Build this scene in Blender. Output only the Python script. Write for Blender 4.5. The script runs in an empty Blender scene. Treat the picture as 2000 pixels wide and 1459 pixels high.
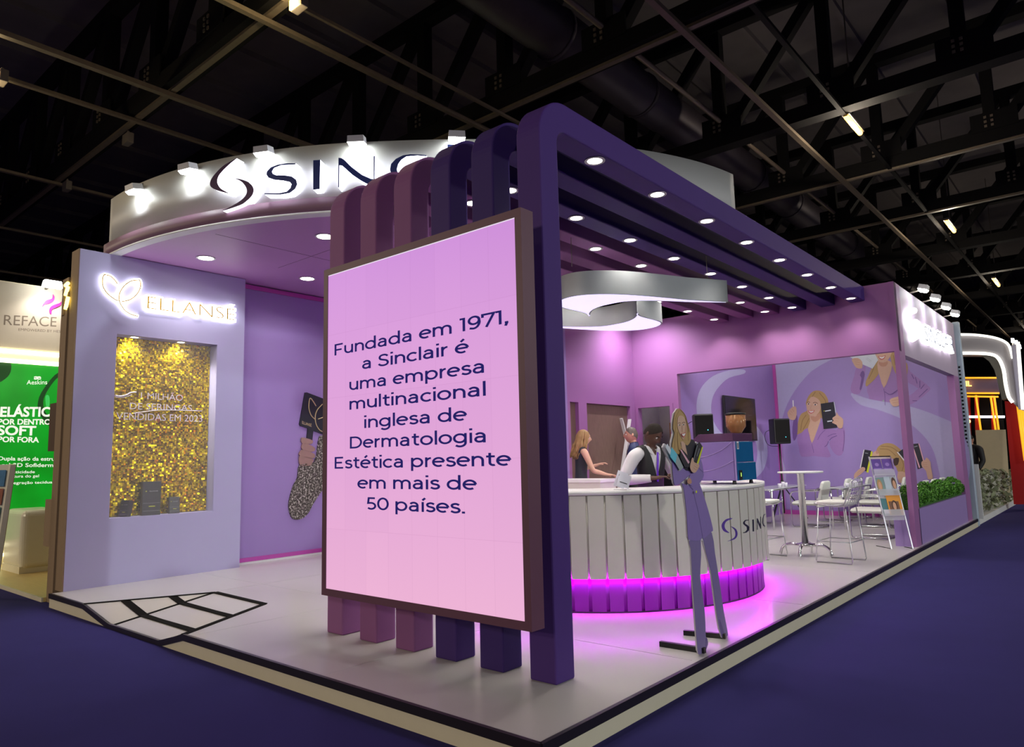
import bpy, bmesh, math, random
from mathutils import Vector, Matrix
import mathutils
random.seed(7)
PI = math.pi
SC = bpy.context.scene
COL = SC.collection
R = math.radians

# ------------------------------------------------------------------ camera, world, hall light, exposure
FPX, YAW, PITCH, ROLL = 1385.7169, 0.7055, 0.1205, -0.0245
CAM = Vector((2.290, -2.8351, 1.52175))
_fw = Vector((-math.sin(YAW)*math.cos(PITCH), math.cos(YAW)*math.cos(PITCH), math.sin(PITCH)))
_r0 = _fw.cross(Vector((0, 0, 1))).normalized()
_u0 = _r0.cross(_fw)
_rt = math.cos(ROLL)*_r0 + math.sin(ROLL)*_u0
_up = -math.sin(ROLL)*_r0 + math.cos(ROLL)*_u0
cd = bpy.data.cameras.new('camera')
cd.sensor_fit = 'HORIZONTAL'; cd.sensor_width = 36.0
cd.lens = FPX/2000*36.0
cd.clip_start = 0.05; cd.clip_end = 300
cam = bpy.data.objects.new('camera', cd); COL.objects.link(cam)
mw = Matrix((( _rt.x, _up.x, -_fw.x, CAM.x), (_rt.y, _up.y, -_fw.y, CAM.y), (_rt.z, _up.z, -_fw.z, CAM.z), (0, 0, 0, 1)))
cam.matrix_world = mw
SC.camera = cam

SC.view_settings.view_transform = 'Standard'
SC.view_settings.look = 'None'
SC.view_settings.gamma = 1.0
SC.view_settings.use_curve_mapping = False
SC.view_settings.exposure = 0.0
SC.cycles.max_bounces = 8
SC.cycles.diffuse_bounces = 4
SC.cycles.glossy_bounces = 3
SC.cycles.transmission_bounces = 6
SC.cycles.transparent_max_bounces = 8
SC.cycles.sample_clamp_indirect = 6.0
SC.cycles.caustics_reflective = False
SC.cycles.caustics_refractive = False
SC.cycles.use_denoising = True
SC.cycles.use_light_tree = True

wd = bpy.data.worlds.new('hall_air'); SC.world = wd; wd.use_nodes = True
wd.node_tree.nodes['Background'].inputs[0].default_value = (0.55, 0.5, 0.5, 1)
wd.node_tree.nodes['Background'].inputs[1].default_value = 0.03

def lamp_point(name, loc, power, col, radius=0.3):
    l = bpy.data.lights.new(name, 'POINT'); l.energy = power; l.color = col; l.shadow_soft_size = radius
    o = bpy.data.objects.new(name, l); COL.objects.link(o); o.location = loc
    return o
def lamp_spot(name, loc, target, power, col, size=110, blend=0.6, radius=0.04):
    l = bpy.data.lights.new(name, 'SPOT'); l.energy = power; l.color = col; l.shadow_soft_size = radius
    l.spot_size = R(size); l.spot_blend = blend
    o = bpy.data.objects.new(name, l); COL.objects.link(o); o.location = loc
    d = Vector(target) - Vector(loc)
    o.rotation_euler = d.to_track_quat('-Z', 'Y').to_euler()
    return o
WARM = (1.0, 0.83, 0.60); NEUT = (1.0, 0.95, 0.86); COOL = (0.93, 0.96, 1.0)
# bare lamps added out of view around the stand to fill in hall light
for loc, pw, c in (((17.0, -16.0, 7.4), 4300, NEUT), ((24.0, 3.0, 7.4), 6600, (0.90, 0.98, 0.95)), ((-3.0, -25.0, 7.4), 3800, WARM),
                   ((-19.0, -19.0, 7.4), 4200, WARM), ((14.0, 16.0, 7.4), 1500, NEUT), ((4.0, 26.0, 7.4), 900, WARM), ((-16.0, -4.5, 7.4), 700, WARM)):
    lamp_spot('hall_fill_lamp', loc, (loc[0], loc[1], 0.0), pw, c, 172, 0.06, 0.4)

# ------------------------------------------------------------------ helpers
PT = 0.15                                    # top of the stand's platform
def px(u, v, ax, val):
    """the real point where the sight line of photo pixel (u, v) meets the plane ax = val"""
    d = _fw + _rt*((u-1000)/FPX) - _up*((v-729.5)/FPX)
    i = 'xyz'.index(ax)
    t = (val-CAM[i])/d[i]
    return CAM + d*t
def s2l(c):
    return c/12.92 if c <= 0.04045 else ((c+0.055)/1.055)**2.4
def rgb(r, g, b):
    return (s2l(r/255), s2l(g/255), s2l(b/255), 1.0)

MATS = {}
def M(name, col, rough=0.55, metal=0.0, var=0.04, scale=9.0, bump=0.0, emit=None, es=0.0, spec=0.5, coat=0.0, trans=0.0, ior=1.45, alpha=1.0, bscale=None, stretch=None):
    if name in MATS: return MATS[name]
    m = bpy.data.materials.new(name); m.use_nodes = True
    nt = m.node_tree; b = nt.nodes['Principled BSDF']
    c = rgb(*col)
    tc = nt.nodes.new('ShaderNodeTexCoord')
    nz = nt.nodes.new('ShaderNodeTexNoise'); nz.inputs['Scale'].default_value = scale; nz.inputs['Detail'].default_value = 4
    src = tc.outputs['Object']
    if stretch:
        mp = nt.nodes.new('ShaderNodeMapping'); mp.inputs['Scale'].default_value = stretch
        nt.links.new(src, mp.inputs['Vector']); src = mp.outputs['Vector']
    nt.links.new(src, nz.inputs['Vector'])
    rp = nt.nodes.new('ShaderNodeMix'); rp.data_type = 'RGBA'
    rp.inputs[6].default_value = tuple(x*(1-var) for x in c[:3])+(1,)
    rp.inputs[7].default_value = tuple(min(1, x*(1+var)) for x in c[:3])+(1,)
    nt.links.new(nz.outputs['Fac'], rp.inputs[0])
    nt.links.new(rp.outputs[2], b.inputs['Base Color'])
    b.inputs['Roughness'].default_value = rough; b.inputs['Metallic'].default_value = metal
    b.inputs['Specular IOR Level'].default_value = spec
    b.inputs['Coat Weight'].default_value = coat
    if trans:
        b.inputs['Transmission Weight'].default_value = trans; b.inputs['IOR'].default_value = ior
    if alpha < 1: b.inputs['Alpha'].default_value = alpha
    if bump:
        bp = nt.nodes.new('ShaderNodeBump'); bp.inputs['Strength'].default_value = bump; bp.inputs['Distance'].default_value = 0.01
        n2 = nz
        if bscale:
            n2 = nt.nodes.new('ShaderNodeTexNoise'); n2.inputs['Scale'].default_value = bscale; n2.inputs['Detail'].default_value = 6
            nt.links.new(src, n2.inputs['Vector'])
        nt.links.new(n2.outputs['Fac'], bp.inputs['Height']); nt.links.new(bp.outputs['Normal'], b.inputs['Normal'])
    if emit:
        b.inputs['Emission Color'].default_value = rgb(*emit); b.inputs['Emission Strength'].default_value = es
    MATS[name] = m
    return m

def cr(pts, n=6, closed=False):
    """Catmull-Rom smoothing of a point list (2-D or 3-D)"""
    P = [Vector(p) for p in pts]; out = []; N = len(P)
    rng = range(N if closed else N-1)
    for i in rng:
        p0 = P[(i-1) % N] if (closed or i > 0) else P[i]*2-P[i+1]
        p1 = P[i]; p2 = P[(i+1) % N]
        p3 = P[(i+2) % N] if (closed or i+2 < N) else p2*2-p1
        for k in range(n):
            t = k/n
            out.append(0.5*((2*p1)+(p2-p0)*t+(2*p0-5*p1+4*p2-p3)*t*t+(3*p1-p0-3*p2+p3)*t**3))
    if not closed: out.append(P[-1])
    return out
def arc(cx, cy, rx, ry, a0, a1, n=14):
    return [Vector((cx+rx*math.cos(R(a0+(a1-a0)*k/n)), cy+ry*math.sin(R(a0+(a1-a0)*k/n)))) for k in range(n+1)]

class MB:
    def __init__(s): s.bm = bmesh.new()
    def face(s, vs, mi=0, smooth=False):
        try:
            f = s.bm.faces.new(vs); f.material_index = mi; f.smooth = smooth; return f
        except ValueError: return None
    def poly(s, pts, mi=0):
        return s.face([s.bm.verts.new(p) for p in pts], mi)
    def hexa(s, p, mi=0):                     # 8 corners: bottom ring then top ring
        v = [s.bm.verts.new(q) for q in p]
        for q in ((3, 2, 1, 0), (4, 5, 6, 7), (0, 1, 5, 4), (1, 2, 6, 5), (2, 3, 7, 6), (3, 0, 4, 7)):
            s.face([v[i] for i in q], mi)
    def box(s, x0, x1, y0, y1, z0, z1, mi=0):
        s.hexa([(x0, y0, z0), (x1, y0, z0), (x1, y1, z0), (x0, y1, z0), (x0, y0, z1), (x1, y0, z1), (x1, y1, z1), (x0, y1, z1)], mi)
    def bar(s, a, b, w, h=None, mi=0, up=(0, 0, 1)):
        a = Vector(a); b = Vector(b); d = (b-a).normalized(); up = Vector(up)
        if abs(d.dot(up)) > 0.98: up = Vector((0, 1, 0))
        x = d.cross(up).normalized()*(w/2); y = x.cross(d).normalized()*((h or w)/2)
        s.hexa([a-x-y, a+x-y, a+x+y, a-x+y, b-x-y, b+x-y, b+x+y, b-x+y], mi)
    def prism(s, pts, vec, mi=0, mis=None, smooth=False):   # planar outline pushed along vec, capped
        vec = Vector(vec)
        a = [s.bm.verts.new(Vector(p)) for p in pts]; b = [s.bm.verts.new(Vector(p)+vec) for p in pts]
        n = len(a)
        s.face(a[::-1], mi); s.face(b, mi)
        if smooth:
            a = [s.bm.verts.new(v.co) for v in a]; b = [s.bm.verts.new(v.co) for v in b]
        for i in range(n):
            s.face([a[i], a[(i+1) % n], b[(i+1) % n], b[i]], mi if mis is None else mis, smooth)
    def tube(s, pts, r, seg=8, closed=False, mi=0, cap=True):
        P = [Vector(p) for p in pts]; N = len(P); rings = []
        rr = r if isinstance(r, (list, tuple)) else [r]*N
        prev = None
        for i in range(N):
            if closed: d = P[(i+1) % N]-P[(i-1) % N]
            else: d = P[min(i+1, N-1)]-P[max(i-1, 0)]
            if d.length < 1e-9: d = Vector((0, 0, 1))
            d.normalize()
            if prev is None:
                u = Vector((0, 0, 1)) if abs(d.z) < 0.9 else Vector((1, 0, 0))
                x = d.cross(u).normalized()
            else:
                x = (prev-d*prev.dot(d))
                x = x.normalized() if x.length > 1e-6 else d.orthogonal().normalized()
            prev = x; y = d.cross(x)
            rings.append([s.bm.verts.new(P[i]+(x*math.cos(2*PI*k/seg)+y*math.sin(2*PI*k/seg))*rr[i]) for k in range(seg)])
        for i in range(N if closed else N-1):
            a, b = rings[i], rings[(i+1) % N]
            for k in range(seg): s.face([a[k], a[(k+1) % seg], b[(k+1) % seg], b[k]], mi, True)
        if cap and not closed:
            s.face(rings[0][::-1], mi); s.face(rings[-1], mi)
    def lathe(s, prof, c=(0, 0, 0), seg=24, mi=0, smooth=True, axis=None, cap=True):
        c = Vector(c); rings = []
        q = Vector((0, 0, 1)).rotation_difference(Vector(axis)) if axis else None
        for r_, z in prof:
            ring = []
            for k in range(seg if r_ > 1e-6 else 1):
                v = Vector((r_*math.cos(2*PI*k/seg), r_*math.sin(2*PI*k/seg), z))
                if q: v = q @ v
                ring.append(s.bm.verts.new(c+v))
            rings.append(ring)
        for a, b in zip(rings, rings[1:]):
            for k in range(seg):
                k2 = (k+1) % seg
                if len(a) == 1 and len(b) == 1: continue
                if len(a) == 1: s.face([a[0], b[k2], b[k]], mi, smooth)
                elif len(b) == 1: s.face([a[k], a[k2], b[0]], mi, smooth)
                else: s.face([a[k], a[k2], b[k2], b[k]], mi, smooth)
        if cap and len(rings[0]) > 1: s.face(rings[0][::-1], mi)
        if cap and len(rings[-1]) > 1: s.face(rings[-1], mi)
    def ball(s, c, r, seg=16, mi=0, sc=(1, 1, 1), rot=None):
        c = Vector(c); n = seg//2; rings = []
        for i in range(n+1):
            t = PI*i/n; ring = []
            for k in range(seg if 0 < i < n else 1):
                v = Vector((math.sin(t)*math.cos(2*PI*k/seg)*sc[0], math.sin(t)*math.sin(2*PI*k/seg)*sc[1], math.cos(t)*sc[2]))*r
                if rot: v = rot @ v
                ring.append(s.bm.verts.new(c+v))
            rings.append(ring)
        for a, b in zip(rings, rings[1:]):
            for k in range(seg):
                k2 = (k+1) % seg
                if len(a) == 1: s.face([a[0], b[k], b[k2]], mi, True)
                elif len(b) == 1: s.face([a[k2], a[k], b[0]], mi, True)
                else: s.face([a[k], b[k], b[k2], a[k2]], mi, True)
    def ring_wall(s, cx, cy, rad, z0, z1, a0, a1, n, thick=0.0, mi=0, smooth=True):
        """a curved wall: rad may be a function of the angle in degrees"""
        f = rad if callable(rad) else (lambda a: rad)
        rows = []
        for i in range(n+1):
            a = a0+(a1-a0)*i/n; c_, s_ = math.cos(R(a)), math.sin(R(a)); q = f(a)
            o = [(cx+q*c_, cy+q*s_, z0), (cx+q*c_, cy+q*s_, z1)]
            if thick: o += [(cx+(q-thick)*c_, cy+(q-thick)*s_, z1), (cx+(q-thick)*c_, cy+(q-thick)*s_, z0)]
            rows.append([s.bm.verts.new(p) for p in o])
        m = len(rows[0])
        for a, b in zip(rows, rows[1:]):
            for k in range(m if thick else 1):
                s.face([a[k], b[k], b[(k+1) % m], a[(k+1) % m]], mi, smooth and k in (0, 2))
        if thick: s.face(rows[0], mi); s.face(rows[-1][::-1], mi)
    def strokes(s, lines, w, fr, mi=0):
        """flat ribbons along 2-D polylines; fr maps a 2-D point to space; w in 2-D units (wx, wy)"""
        for L in lines:
            P = []
            for p in L:
                if not P or (Vector(p)-P[-1]).length > 4e-3: P.append(Vector(p))
            N = len(P); le = []; ri = []
            for i in range(N):
                if i == 0: d = (P[1]-P[0]).normalized(); k = 1
                elif i == N-1: d = (P[-1]-P[-2]).normalized(); k = 1
                else:
                    d1 = (P[i]-P[i-1]).normalized(); d2 = (P[i+1]-P[i]).normalized()
                    d = (d1+d2); d = d.normalized() if d.length > 1e-6 else d1
                    k = 1/max(0.45, d.dot(d1))
                nn = Vector((-d.y, d.x))*(w/2)*k
                le.append(s.bm.verts.new(fr(P[i]+nn))); ri.append(s.bm.verts.new(fr(P[i]-nn)))
            for i in range(N-1): s.face([ri[i], ri[i+1], le[i+1], le[i]], mi)
    def build(s, name, mats, parent=None, bevel=0.0, bseg=2, loc=None, fixn=True):
        if not isinstance(mats, (list, tuple)): mats = [mats]
        if fixn: bmesh.ops.recalc_face_normals(s.bm, faces=s.bm.faces)
        me = bpy.data.meshes.new(name)
        if parent is not None:
            off = parent['_o'] if '_o' in parent else (0, 0, 0)
            bmesh.ops.translate(s.bm, verts=s.bm.verts, vec=-Vector(off))
        else:
            if loc is None and len(s.bm.verts):
                xs = [v.co for v in s.bm.verts]
                loc = ((min(v.x for v in xs)+max(v.x for v in xs))/2, (min(v.y for v in xs)+max(v.y for v in xs))/2, min(v.z for v in xs))
            loc = Vector(loc or (0, 0, 0))
            bmesh.ops.translate(s.bm, verts=s.bm.verts, vec=-loc)
        s.bm.to_mesh(me); s.bm.free()
        for m in mats: me.materials.append(m)
        o = bpy.data.objects.new(name, me); COL.objects.link(o)
        if parent is not None: o.parent = parent; o['_o'] = tuple(off)
        else: o.location = loc; o['_o'] = tuple(loc)
        if bevel:
            md = o.modifiers.new('edge', 'BEVEL'); md.width = bevel; md.segments = bseg; md.limit_method = 'ANGLE'; md.angle_limit = R(40)
        return o

def tag(o, label=None, cat=None, group=None, kind=None):
    if label: o['label'] = label
    if cat: o['category'] = cat
    if group: o['group'] = group
    if kind: o['kind'] = kind
    return o
def thing(name, loc, label, cat, group=None):
    o = bpy.data.objects.new(name, None); COL.objects.link(o); o.location = loc; o['_o'] = tuple(loc)
    o.empty_display_size = 0.1
    return tag(o, label, cat, group)
def kids(o): return [c for c in COL.objects if c.parent == o]
CH = {}
def dup(root, loc, rz, label, group=None):
    def cp(o, par):
        c = o.copy(); COL.objects.link(c)
        if par is not None: c.parent = par
        for ch in CHILD.get(o.name, ()): cp(ch, c)
        return c
    CHILD = {}
    for o in COL.objects:
        if o.parent: CHILD.setdefault(o.parent.name, []).append(o)
    r_ = cp(root, None); r_.location = loc; r_.rotation_euler = (0, 0, rz)
    r_['label'] = label
    if group: r_['group'] = group
    return r_
def structure(o): o['kind'] = 'structure'; return o

def text_mesh(body, size, extrude=0.0, offset=0.0, spacing=1.0, align='LEFT'):
    """built-in font lettering as bare geometry: list of verts and faces in the text's own plane"""
    c = bpy.data.curves.new('lettering', 'FONT'); c.body = body; c.size = size; c.extrude = extrude; c.offset = offset
    c.space_character = spacing; c.align_x = align; c.resolution_u = 4
    o = bpy.data.objects.new('lettering', c); COL.objects.link(o)
    bpy.context.view_layer.update()
    me = bpy.data.meshes.new_from_object(o.evaluated_get(bpy.context.evaluated_depsgraph_get()))
    vs = [v.co.copy() for v in me.vertices]; fs = [tuple(p.vertices) for p in me.polygons]
    bpy.data.objects.remove(o); bpy.data.curves.remove(c); bpy.data.meshes.remove(me)
    return vs, fs
def add_text(mb, body, o, u, v, height, width=None, depth=0.0, bold=0.0, mi=0, align='LEFT', spacing=1.0):
    """lettering at origin o, reading along u, upright along v; height = cap height, width = total width (stretch to fit)"""
    vs, fs = text_mesh(body, 1.0, 0.5 if depth else 0.0, bold, spacing)
    if not vs: return
    u = Vector(u).normalized(); v = Vector(v).normalized(); n = u.cross(v); o = Vector(o)
    x0 = min(p.x for p in vs); x1 = max(p.x for p in vs)
    ky = height/0.70
    kx = (width/(x1-x0)) if width else ky
    W_ = (x1-x0)*kx; sh = {'LEFT': 0, 'CENTER': -W_/2, 'RIGHT': -W_}[align]
    nv = [mb.bm.verts.new(o+u*((p.x-x0)*kx+sh)+v*(p.y*ky)+n*((p.z+0.5)*depth if depth else 0)) for p in vs]
    for f in fs: mb.face([nv[i] for i in f], mi)

# geometric stroke lettering (for the wide sans on the screen)
def _E(cx, cy, rx, ry, a0=0, a1=372): return arc(cx, cy, rx, ry, a0, a1, 31)
def V2(*p): return [Vector(q) for q in p]
_dot = lambda x, y: V2((x-0.085, y), (x+0.085, y))
GL = {
 'a': ([arc(0.33, 0.46, 0.23, 0.21, 150, 0)+V2((0.56, 0.0)), V2((0.56, 0.41), (0.34, 0.41))+arc(0.30, 0.24, 0.20, 0.17, 90, 270)+cr([(0.30, 0.07), (0.45, 0.10), (0.56, 0.22)], 4)], 0.76),
 'd': ([_E(0.38, 0.37, 0.31, 0.30), V2((0.69, 0), (0.69, 1.06))], 0.86),
 'e': ([V2((0.09, 0.39), (0.70, 0.39)), arc(0.38, 0.37, 0.31, 0.30, 4, 306, 22)], 0.78),
 'm': ([V2((0.12, 0), (0.12, 0.74)), arc(0.36, 0.43, 0.24, 0.24, 180, 0)+V2((0.60, 0)), arc(0.84, 0.43, 0.24, 0.24, 180, 0)+V2((1.08, 0))], 1.24),
 'n': ([V2((0.12, 0), (0.12, 0.74)), arc(0.38, 0.41, 0.26, 0.26, 180, 0)+V2((0.64, 0))], 0.79),
 'u': ([V2((0.11, 0.74))+arc(0.37, 0.33, 0.26, 0.26, 180, 360), V2((0.63, 0), (0.63, 0.74))], 0.78),
 'i': ([V2((0.12, 0), (0.12, 0.74)), _dot(0.12, 0.98)], 0.27),
 'j': ([V2((0.12, 0), (0.12, 0.74)), V2((0.10, 0.86), (0.27, 1.03))], 0.27),
 'l': ([V2((0.12, 0), (0.12, 1.06))], 0.27),
 'r': ([V2((0.12, 0), (0.12, 0.74)), arc(0.40, 0.40, 0.28, 0.27, 180, 88)], 0.47),
 's': ([cr([(0.52, 0.59), (0.42, 0.65), (0.30, 0.67), (0.16, 0.62), (0.12, 0.53), (0.18, 0.43), (0.32, 0.385), (0.46, 0.34), (0.53, 0.24), (0.49, 0.13), (0.38, 0.075), (0.24, 0.075), (0.07, 0.15)], 4)], 0.63),
 'c': ([arc(0.38, 0.37, 0.31, 0.30, 45, 315, 20)], 0.70),
 'o': ([_E(0.39, 0.37, 0.32, 0.30)], 0.83),
 'p': ([_E(0.43, 0.37, 0.31, 0.30), V2((0.12, -0.27), (0.12, 0.74))], 0.87),
 'g': ([_E(0.38, 0.38, 0.31, 0.29), V2((0.69, 0.74), (0.69, 0.05))+arc(0.39, 0.05, 0.30, 0.26, 0, -140)], 0.86),
 't': ([V2((0.22, 0.92), (0.22, 0.24))+arc(0.39, 0.24, 0.17, 0.17, 180, 300), V2((0.03, 0.67), (0.48, 0.67))], 0.54),
 'F': ([V2((0.12, 0), (0.12, 1)), V2((0.12, 0.93), (0.68, 0.93)), V2((0.12, 0.47), (0.60, 0.47))], 0.76),
 'S': ([cr([(0.66, 0.80), (0.54, 0.90), (0.38, 0.93), (0.20, 0.88), (0.13, 0.74), (0.19, 0.60), (0.38, 0.52), (0.58, 0.44), (0.67, 0.27), (0.59, 0.12), (0.40, 0.065), (0.20, 0.10), (0.06, 0.22)], 4)], 0.80),
 'D': ([V2((0.12, 0), (0.12, 1)), V2((0.12, 0.93), (0.42, 0.93))+arc(0.42, 0.5, 0.45, 0.43, 90, -90)+V2((0.12, 0.07))], 1.00),
 'E': ([V2((0.12, 0), (0.12, 1)), V2((0.12, 0.93), (0.70, 0.93)), V2((0.12, 0.51), (0.62, 0.51)), V2((0.12, 0.07), (0.71, 0.07))], 0.81),
 '1': ([V2((0.02, 0.93), (0.25, 0.93), (0.25, 0))], 0.44),
 '9': ([_E(0.36, 0.66, 0.27, 0.27), cr([(0.63, 0.66), (0.64, 0.42), (0.54, 0.18), (0.36, 0.07), (0.12, 0.12)], 5)], 0.76),
 '7': ([V2((0.05, 0.72), (0.05, 0.93), (0.64, 0.93), (0.24, 0))], 0.70),
 '5': ([cr([(0.60, 0.93), (0.599, 0.93)], 1)+V2((0.17, 0.93), (0.13, 0.53), (0.30, 0.55))+arc(0.34, 0.31, 0.28, 0.24, 95, -140)], 0.74),
 '0': ([_E(0.40, 0.5, 0.32, 0.43)], 0.83),
 ',': ([_dot(0.12, 0.08), V2((0.16, 0.1), (0.07, -0.16))], 0.28), '.': ([_dot(0.12, 0.08)], 0.28), ' ': ([], 0.34),
}
GL['\u00e9'] = (GL['e'][0]+[V2((0.32, 0.86), (0.50, 1.04))], GL['e'][1])
GL['\u00ed'] = GL['j']
def stroke_text(mb, s, o, u, v, cap, width, wgt=0.145, mi=0):
    x = 0; L = []
    for ch in s:
        g, adv = GL[ch]
        for l in g: L.append([p+Vector((x, 0)) for p in l])
        x += adv
    tot = x-0.12; kx = width/tot
    u = Vector(u); v = Vector(v); o = Vector(o)
    mb.strokes(L, wgt, lambda p: o+u*(p.x*kx)+v*(p.y*cap), mi)
# ------------------------------------------------------------------ materials of the setting
m_carpet = M('navy carpet', (51, 46, 103), 0.95, var=0.10, scale=3.0, bump=0.35, bscale=420, spec=0.1)
m_deck = M('white laminate deck', (192, 188, 187), 0.22, var=0.03, scale=1.4, spec=0.45)
m_fascia = M('beige deck fascia', (200, 192, 172), 0.6, var=0.04)
m_trim = M('black rubber edging', (22, 16, 26), 0.4, var=0.1)
m_tape = M('black tape', (16, 15, 14), 0.95, spec=0.1)
m_lav = M('lavender painted board', (172, 168, 206), 0.6, var=0.02, scale=3)
m_pur = M('violet painted board', (150, 125, 186), 0.6, var=0.025, scale=3)
m_mau = M('mauve painted board', (150, 98, 154), 0.6, var=0.025, scale=3)
m_mag = M('magenta skirting', (176, 70, 160), 0.5)
m_brown = M('brown board edge', (134, 112, 88), 0.8, var=0.08, scale=30)
m_white = M('white painted board', (214, 214, 216), 0.5, var=0.02)
m_grey = M('grey board', (150, 146, 150), 0.6)
m_wood = M('walnut door veneer', (112, 88, 80), 0.5, var=0.35, scale=6, stretch=(14, 14, 1.2))
m_roof = M('black roof sheet', (112, 106, 105), 0.85, var=0.2, scale=2)
m_steel = M('black painted steel', (13, 12, 13), 0.8, var=0.2, spec=0.2)
m_rail = M('galvanised rail', (122, 110, 94), 0.45, 0.4, var=0.2, scale=12)
m_dark = M('black plastic', (20, 20, 24), 0.45, var=0.1)
m_chrome = M('chrome', (225, 225, 228), 0.12, 1.0, var=0.02)
m_lens = M('warm downlight lens', (255, 250, 235), 0.4, emit=(255, 250, 228), es=14)
m_lensw = M('white spotlight lens', (255, 255, 255), 0.4, emit=(250, 255, 248), es=30)
m_led = M('white led glow', (255, 255, 255), 0.4, emit=(240, 242, 255), es=5.0)

# ------------------------------------------------------------------ hall: carpet, roof, trusses, rails, duct
b = MB(); b.box(-60, 30, -45, 90, -0.1, 0.0); structure(b.build('floor', m_carpet))
b = MB(); b.box(-60, 30, -45, 90, 12.2, 12.4)
for x in range(-58, 30, 2): b.box(x, x+0.12, -45, 90, 12.05, 12.2)
structure(b.build('ceiling', m_roof))
b = MB()
b.box(-60, -59.7, -45, 90, 0, 12.2); structure(b.build('wall_west', m_roof))
b = MB(); b.box(-60, 30, 89.7, 90, 0, 12.2); structure(b.build('wall_north', m_roof))
b = MB(); b.box(29.7, 30, -45, 90, 0, 12.2); structure(b.build('wall_east', m_roof))
b = MB(); b.box(-60, 30, -45, -44.7, 0, 12.2); structure(b.build('wall_south', m_roof))
TZ = 8.0
def truss(y):
    b = MB()
    b.box(-40, 14, y-0.16, y+0.16, TZ, TZ+0.30)                # lower chord
    b.box(-40, 14, y-0.14, y+0.14, TZ+2.6, TZ+2.85)            # upper chord
    n = 0
    x = -38.8
    while x < 13:
        b.bar((x, y, TZ+0.25), (x, y, TZ+2.7), 0.22, 0.22)
        b.bar((x+0.15, y, TZ+0.3), (x+2.05, y, TZ+2.6), 0.20, 0.20)
        b.box(x-0.35, x+0.5, y-0.18, y-0.15, TZ+0.25, TZ+0.65)
        for k in range(3):
            for s_ in (0, 0.12): b.box(x-0.10+s_, x-0.05+s_, y-0.20, y-0.17, TZ+0.32+k*0.1, TZ+0.37+k*0.1, 1)
        x += 2.2
    o = b.build('roof_truss', [m_steel, m_rail]); structure(o)
for y in (2.24, 6.68, 11.2, 15.0, 19.1, 24.0, 28.5, 33.5, 39.0, 46.0): truss(y)
def rail(x, w, h, z=TZ-0.06, m=m_rail, y0=-12, y1=70):
    b = MB(); b.box(x-w/2, x+w/2, y0, y1, z-h, z); structure(b.build('ceiling_rail', m))
for x, w, h in ((-2.15, 0.10, 0.07), (-9.6, 0.11, 0.08), (-11.0, 0.09, 0.06), (-15.3, 0.09, 0.06), (-6.53, 0.09, 0.07), (-5.9, 0.05, 0.05), (-19.6, 0.08, 0.06), (-24.5, 0.08, 0.06), (-30.0, 0.08, 0.06)): rail(x, w, h)
for y in (2.24, 6.68):                                           # light-coloured cable trays under the near trusses
    b = MB(); b.box(-34, 12, y-0.05, y+0.05, TZ-0.05, TZ-0.0); structure(b.build('ceiling_rail', m_rail))
b = MB(); b.box(-34, 14, 14.9, 15.0, TZ-0.05, TZ); structure(b.build('ceiling_rail', m_rail))
b = MB(); b.box(-34, 14, 18.95, 19.05, TZ-0.05, TZ); structure(b.build('ceiling_rail', m_rail))
m_duct = M('grey spiral duct', (64, 58, 66), 0.5, 0.3, var=0.2, scale=4)
b = MB(); b.tube([(-4.9, -6, 9.25), (-4.9, 70, 9.25)], 0.46, 20)
for y in range(-5, 70, 3): b.tube([(-4.9, y, 9.25), (-4.9, y+0.08, 9.25)], 0.49, 20)
tag(b.build('air_duct', m_duct), 'long round grey air duct running between the roof trusses', 'duct')
b = MB(); b.tube([(-3.55, -6, 8.55), (-3.55, 70, 8.55)], 0.05, 8)
tag(b.build('sprinkler_pipe', m_rail), 'thin pale pipe running beside the round grey air duct', 'pipe')
for x in (1.6, 4.2, -7.6): 
    b = MB(); b.box(x-0.06, x+0.06, -10, 70, 11.0, 11.22); structure(b.build('ceiling_purlin', m_duct))

# tube lamps and floodlights under the roof
m_tube = M('amber tube lamp', (255, 214, 140), 0.4, emit=(255, 190, 88), es=7)
m_gal = M('grey lamp housing', (120, 112, 104), 0.5, 0.2)
def tube_lamp(x, y, label, L=0.95):
    t = thing('tube_lamp', (x, y, TZ-0.05), label, 'lamp', 'amber tube lamps under the hall roof')
    b = MB(); b.tube([(x, y-L/2, TZ-0.05), (x, y+L/2, TZ-0.05)], 0.05, 10); b.build('tube', m_tube, t)
    b = MB(); b.box(x-0.07, x+0.07, y-L/2-0.05, y+L/2+0.05, TZ-0.02, TZ+0.04); b.build('housing', m_gal, t)
    b = MB(); b.bar((x, y, TZ+0.03), (x, y, 12.199), 0.025); b.build('bracket', m_gal, t)
    lamp_point('tube_glow', (x, y, TZ-0.35), 115, (1.0, 0.86, 0.68), 0.15)
tube_lamp(-1.16, 11.87, 'nearest and largest amber tube lamp, upper right above the purple beams')
tube_lamp(-0.91, 20.8, 'second amber tube lamp along the hall rail', 1.25)
tube_lamp(-0.86, 30.3, 'third and small amber tube lamp along the hall rail', 1.5)
tube_lamp(-0.80, 45.0, 'tiny farthest amber tube lamp above the right-hand booth', 1.6)
b = MB(); b.box(-1.22, -1.14, -10, 70, TZ-0.03, TZ+0.03); structure(b.build('ceiling_rail', m_steel))
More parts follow.
